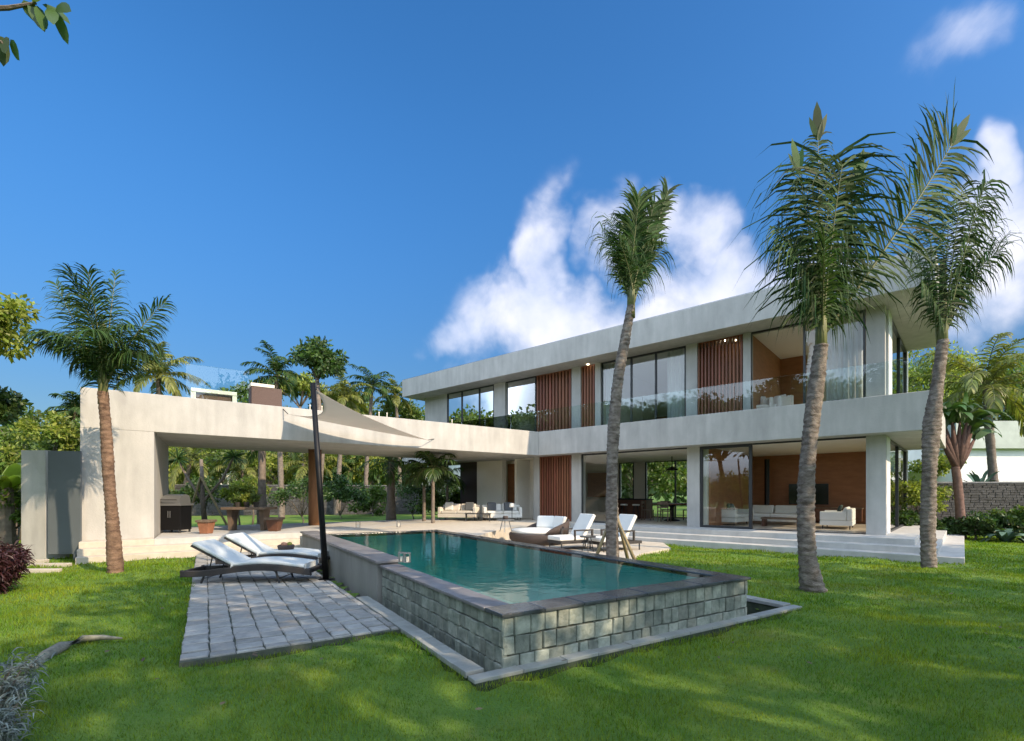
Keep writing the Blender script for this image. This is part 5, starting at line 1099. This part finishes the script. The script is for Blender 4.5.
# tree at the left edge, overhanging branch top left
broadleaf('broadleaf_tree', 'bright green tree cut by the left edge beside the bushy palm', -10.95, 9.4, 6, 1.1, leaf_lime, 7000, .12, .1, crown_z=4.95, clumps=34, seed=41, flat=.95, lean=(.1, 0))
broadleaf('broadleaf_tree', 'dark leafed tree low at the left edge under the bright tree', -11.55, 10.6, 4.4, .75, leaf_dark, 2600, .13, .08, crown_z=3.45, clumps=18, seed=42)
ob = thing('almond_tree', 'broad leafed tree off to the left whose branch tip hangs into the top left corner', 'tree', (-6.6, 2.6, 0))
MB().tube([(-6.6, 2.6, -.1), (-6.5, 2.6, 3), (-6.2, 2.7, 5.4)], [.2, .16, .1], 10).build('trunk', bark_g, ob, smooth=True)
m = MB(); tipp = [at(8, 8, 3.2), at(36, 3, 3.2), at(58, 12, 3.2)]; m.tube([(-6.4, 2.65, 4.2), (-4.6, 3.0, 4.55), tipp[0], tipp[1]], [.06, .03, .014, .008], 6); m.tube([(-4.6, 3.0, 4.55), at(2, 42, 3.1)], [.02, .008], 6); m.build('limb', bark_g, ob)
lv = Leaves(); PL = [(30, 4, -60), (40, 8, -75), (50, 8, -60), (55, 14, -70), (44, 4, -20), (34, 2, 20), (56, 8, -10), (4, 38, -60), (0, 36, -100), (10, 42, -50), (22, 2, -40)]
P = np.array([at(a, b, 3.2) for a, b, _ in PL]); D = unit(np.array([[math.cos(R(c)), rng.uniform(-.4, .4), math.sin(R(c))] for _, _, c in PL])); W = unit(np.cross(D, np.array([0, 1, 0])+rng.normal(0, .5, (len(PL), 3))))
lv.strips(P, D, W, np.full(len(PL), .17), np.full(len(PL), .075), np.full(len(PL), .3), 4); leaf_cloud(lv, (-6.3, 2.4, 6), 1.8, 2600, .17, 20, seed=77); lv.build('crown', leaf_dark, ob)
# foreground left plants
def tuft(name, label, base, r, h, n, L_, w, mm, seed, hang=.8, stems=True):
    rg = np.random.default_rng(seed); rt = thing(name, label, 'shrub', base); lv = Leaves(); m = MB()
    ns = 26
    for k in range(ns):
        a = rg.uniform(0, 6.28); q = rg.random()**.5*r; tip = Vector((base[0]+math.cos(a)*q, base[1]+math.sin(a)*q, base[2]+h*rg.uniform(.5, 1))); b = Vector(base)+Vector((math.cos(a)*q*.3, math.sin(a)*q*.3, 0)); mid = b.lerp(tip, .5)+Vector((0, 0, .05)); m.tube([b, mid, tip], [.008, .006, .003], 5)
        nn = n//ns; t = rg.random(nn); P = np.array([list(b.lerp(tip, float(tt)**.6)) for tt in t])+rg.normal(0, .03, (nn, 3)); a2 = rg.uniform(0, 6.28, nn); e = rg.uniform(-.3, 1.2, nn)
        D = np.stack([np.cos(a2)*np.cos(e), np.sin(a2)*np.cos(e), np.sin(e)], 1); lv.strips(P, D, unit(np.cross(D, rg.normal(size=(nn, 3)))), L_*rg.uniform(.5, 1.3, nn), np.full(nn, w), np.full(nn, hang), 4)
    lv.build('foliage', mm, rt); m.build('stem', bark_g, rt)
tuft('silver_shrub', 'silvery grey shrub with arching leaves in the bottom left corner', (-3.72, 3.45, 0), .30, .46, 3000, .11, .008, leaf_grey, 5)
tuft('silver_shrub', 'second silvery shrub right at the lower left corner, nearest the camera', (-3.28, 3.0, 0), .24, .28, 1800, .10, .008, leaf_grey, 6)
tuft('burgundy_bush', 'dark burgundy bush at the left edge below the garden screen', (-8.45, 7.9, 0), .5, .8, 3800, .16, .02, leaf_red, 8)
# grey dry palm frond lying on the lawn
m = MB(); pts = [ground(px, py, .05) for px, py in ((30, 668), (45, 655), (62, 645), (82, 638), (102, 636), (122, 637))]
m.tube([(p[0], p[1], .035) for p in pts], [.05, .06, .055, .045, .03, .01], 7); tag(m.build('dry_frond', mat('grey_dry_frond', (.22, .21, .16), .9, .3, 20), smooth=True), 'curved grey dry palm stalk lying on the lawn by the silvery shrub', 'palm stalk')
lv = Leaves(); n = 90; xs_ = rng.uniform(-6, 9, n); ys_ = rng.uniform(3.2, 12, n); k_ = ~inpoly(xs_, ys_, HOLES[0]); xs_, ys_ = xs_[k_], ys_[k_]; n = len(xs_); a_ = rng.uniform(0, 6.28, n)
D = np.stack([np.cos(a_), np.sin(a_), rng.uniform(-.1, .3, n)], 1); lv.strips(np.stack([xs_, ys_, np.full(n, .07)], 1), unit(D), unit(np.stack([-np.sin(a_), np.cos(a_), rng.uniform(-.4, .4, n)], 1)), rng.uniform(.04, .09, n), rng.uniform(.02, .035, n), np.full(n, .1), 3)
tag(lv.build('fallen_leaves', leaf_dry), 'scattered dry brown leaves on the lawn and patio', 'leaves', kind='stuff')
# trees around the garden outside the frame, whose shade falls on lawn and pool
SH = [(2.5, -4.2, 8.6, 2.9), (7.5, -3.4, 9, 3.1), (12.6, -2.6, 9, 3.1), (10.6, 1.4, 8.4, 2.5), (15.4, 2.2, 9, 2.9), (20.5, 5.6, 9, 3.0), (18, -3, 9, 3), (24, 1, 9, 3.2), (4.6, 1.4, 9, 2.1), (-2.2, -5.4, 8, 2.4)]
proto = None
for i, (x, y, h, r_) in enumerate(SH):
    lab = 'tall shade tree outside the frame, '+('right of' if x > 0 else 'left of')+' and behind the viewer'
    if i % 5 == 0 or proto is None: proto = broadleaf('shade_tree', lab, x, y, h, r_, leaf_mid, 1900, .33, .2, group='shade trees outside the frame', clumps=34, seed=700+i); ph, pr_ = h, r_; continue_ = False
    else: copy_tree(proto, None, (x, y, 0), R(rng.uniform(0, 360)), lab, (r_/pr_, r_/pr_, h/ph))

RT = [(-17.5, -5, 13, 4.4), (-22, 3, 12, 4.2), (-12, -11, 13, 4.4), (-28, 10, 13, 4.4), (-5, -14, 12, 4.2), (-33, 16, 12.5, 4.6), (-37, 23, 13, 4.6), (-30, 5, 12.5, 4.6), (-24, -2, 12, 4.4)]
for i, (x, y, h, r_) in enumerate(RT):
    lab = 'dense tree of the garden edge, outside the frame to the left'
    if i == 0: proto = broadleaf('garden_edge_tree', lab, x, y, h, r_, leaf_mid, 9000, .5, .25, crown_z=h-r_-.5, group='dense trees outside the frame', clumps=44, clump_r=.42, seed=900); ph, pr_ = h, r_
    else: copy_tree(proto, None, (x, y, 0), R(rng.uniform(0, 360)), lab, (r_/pr_, r_/pr_, h/ph))
for i, (x, y) in enumerate(((-14.5, -2.5), (-16.5, .8), (-18.5, 4.2), (-20.5, 7.8), (-12.5, -5.8), (-10, -8.5))):
    lab = 'green hedge bush outside the frame to the left'
    if i == 0: hp = broadleaf('hedge_bush', lab, x, y, 3.6, 2.1, leaf_lime, 7000, .24, .06, crown_z=1.7, group='hedge outside the frame', clumps=34, clump_r=.42, seed=930, cat='shrub')
    else: copy_tree(hp, None, (x, y, 0), R(rng.uniform(0, 360)), lab)
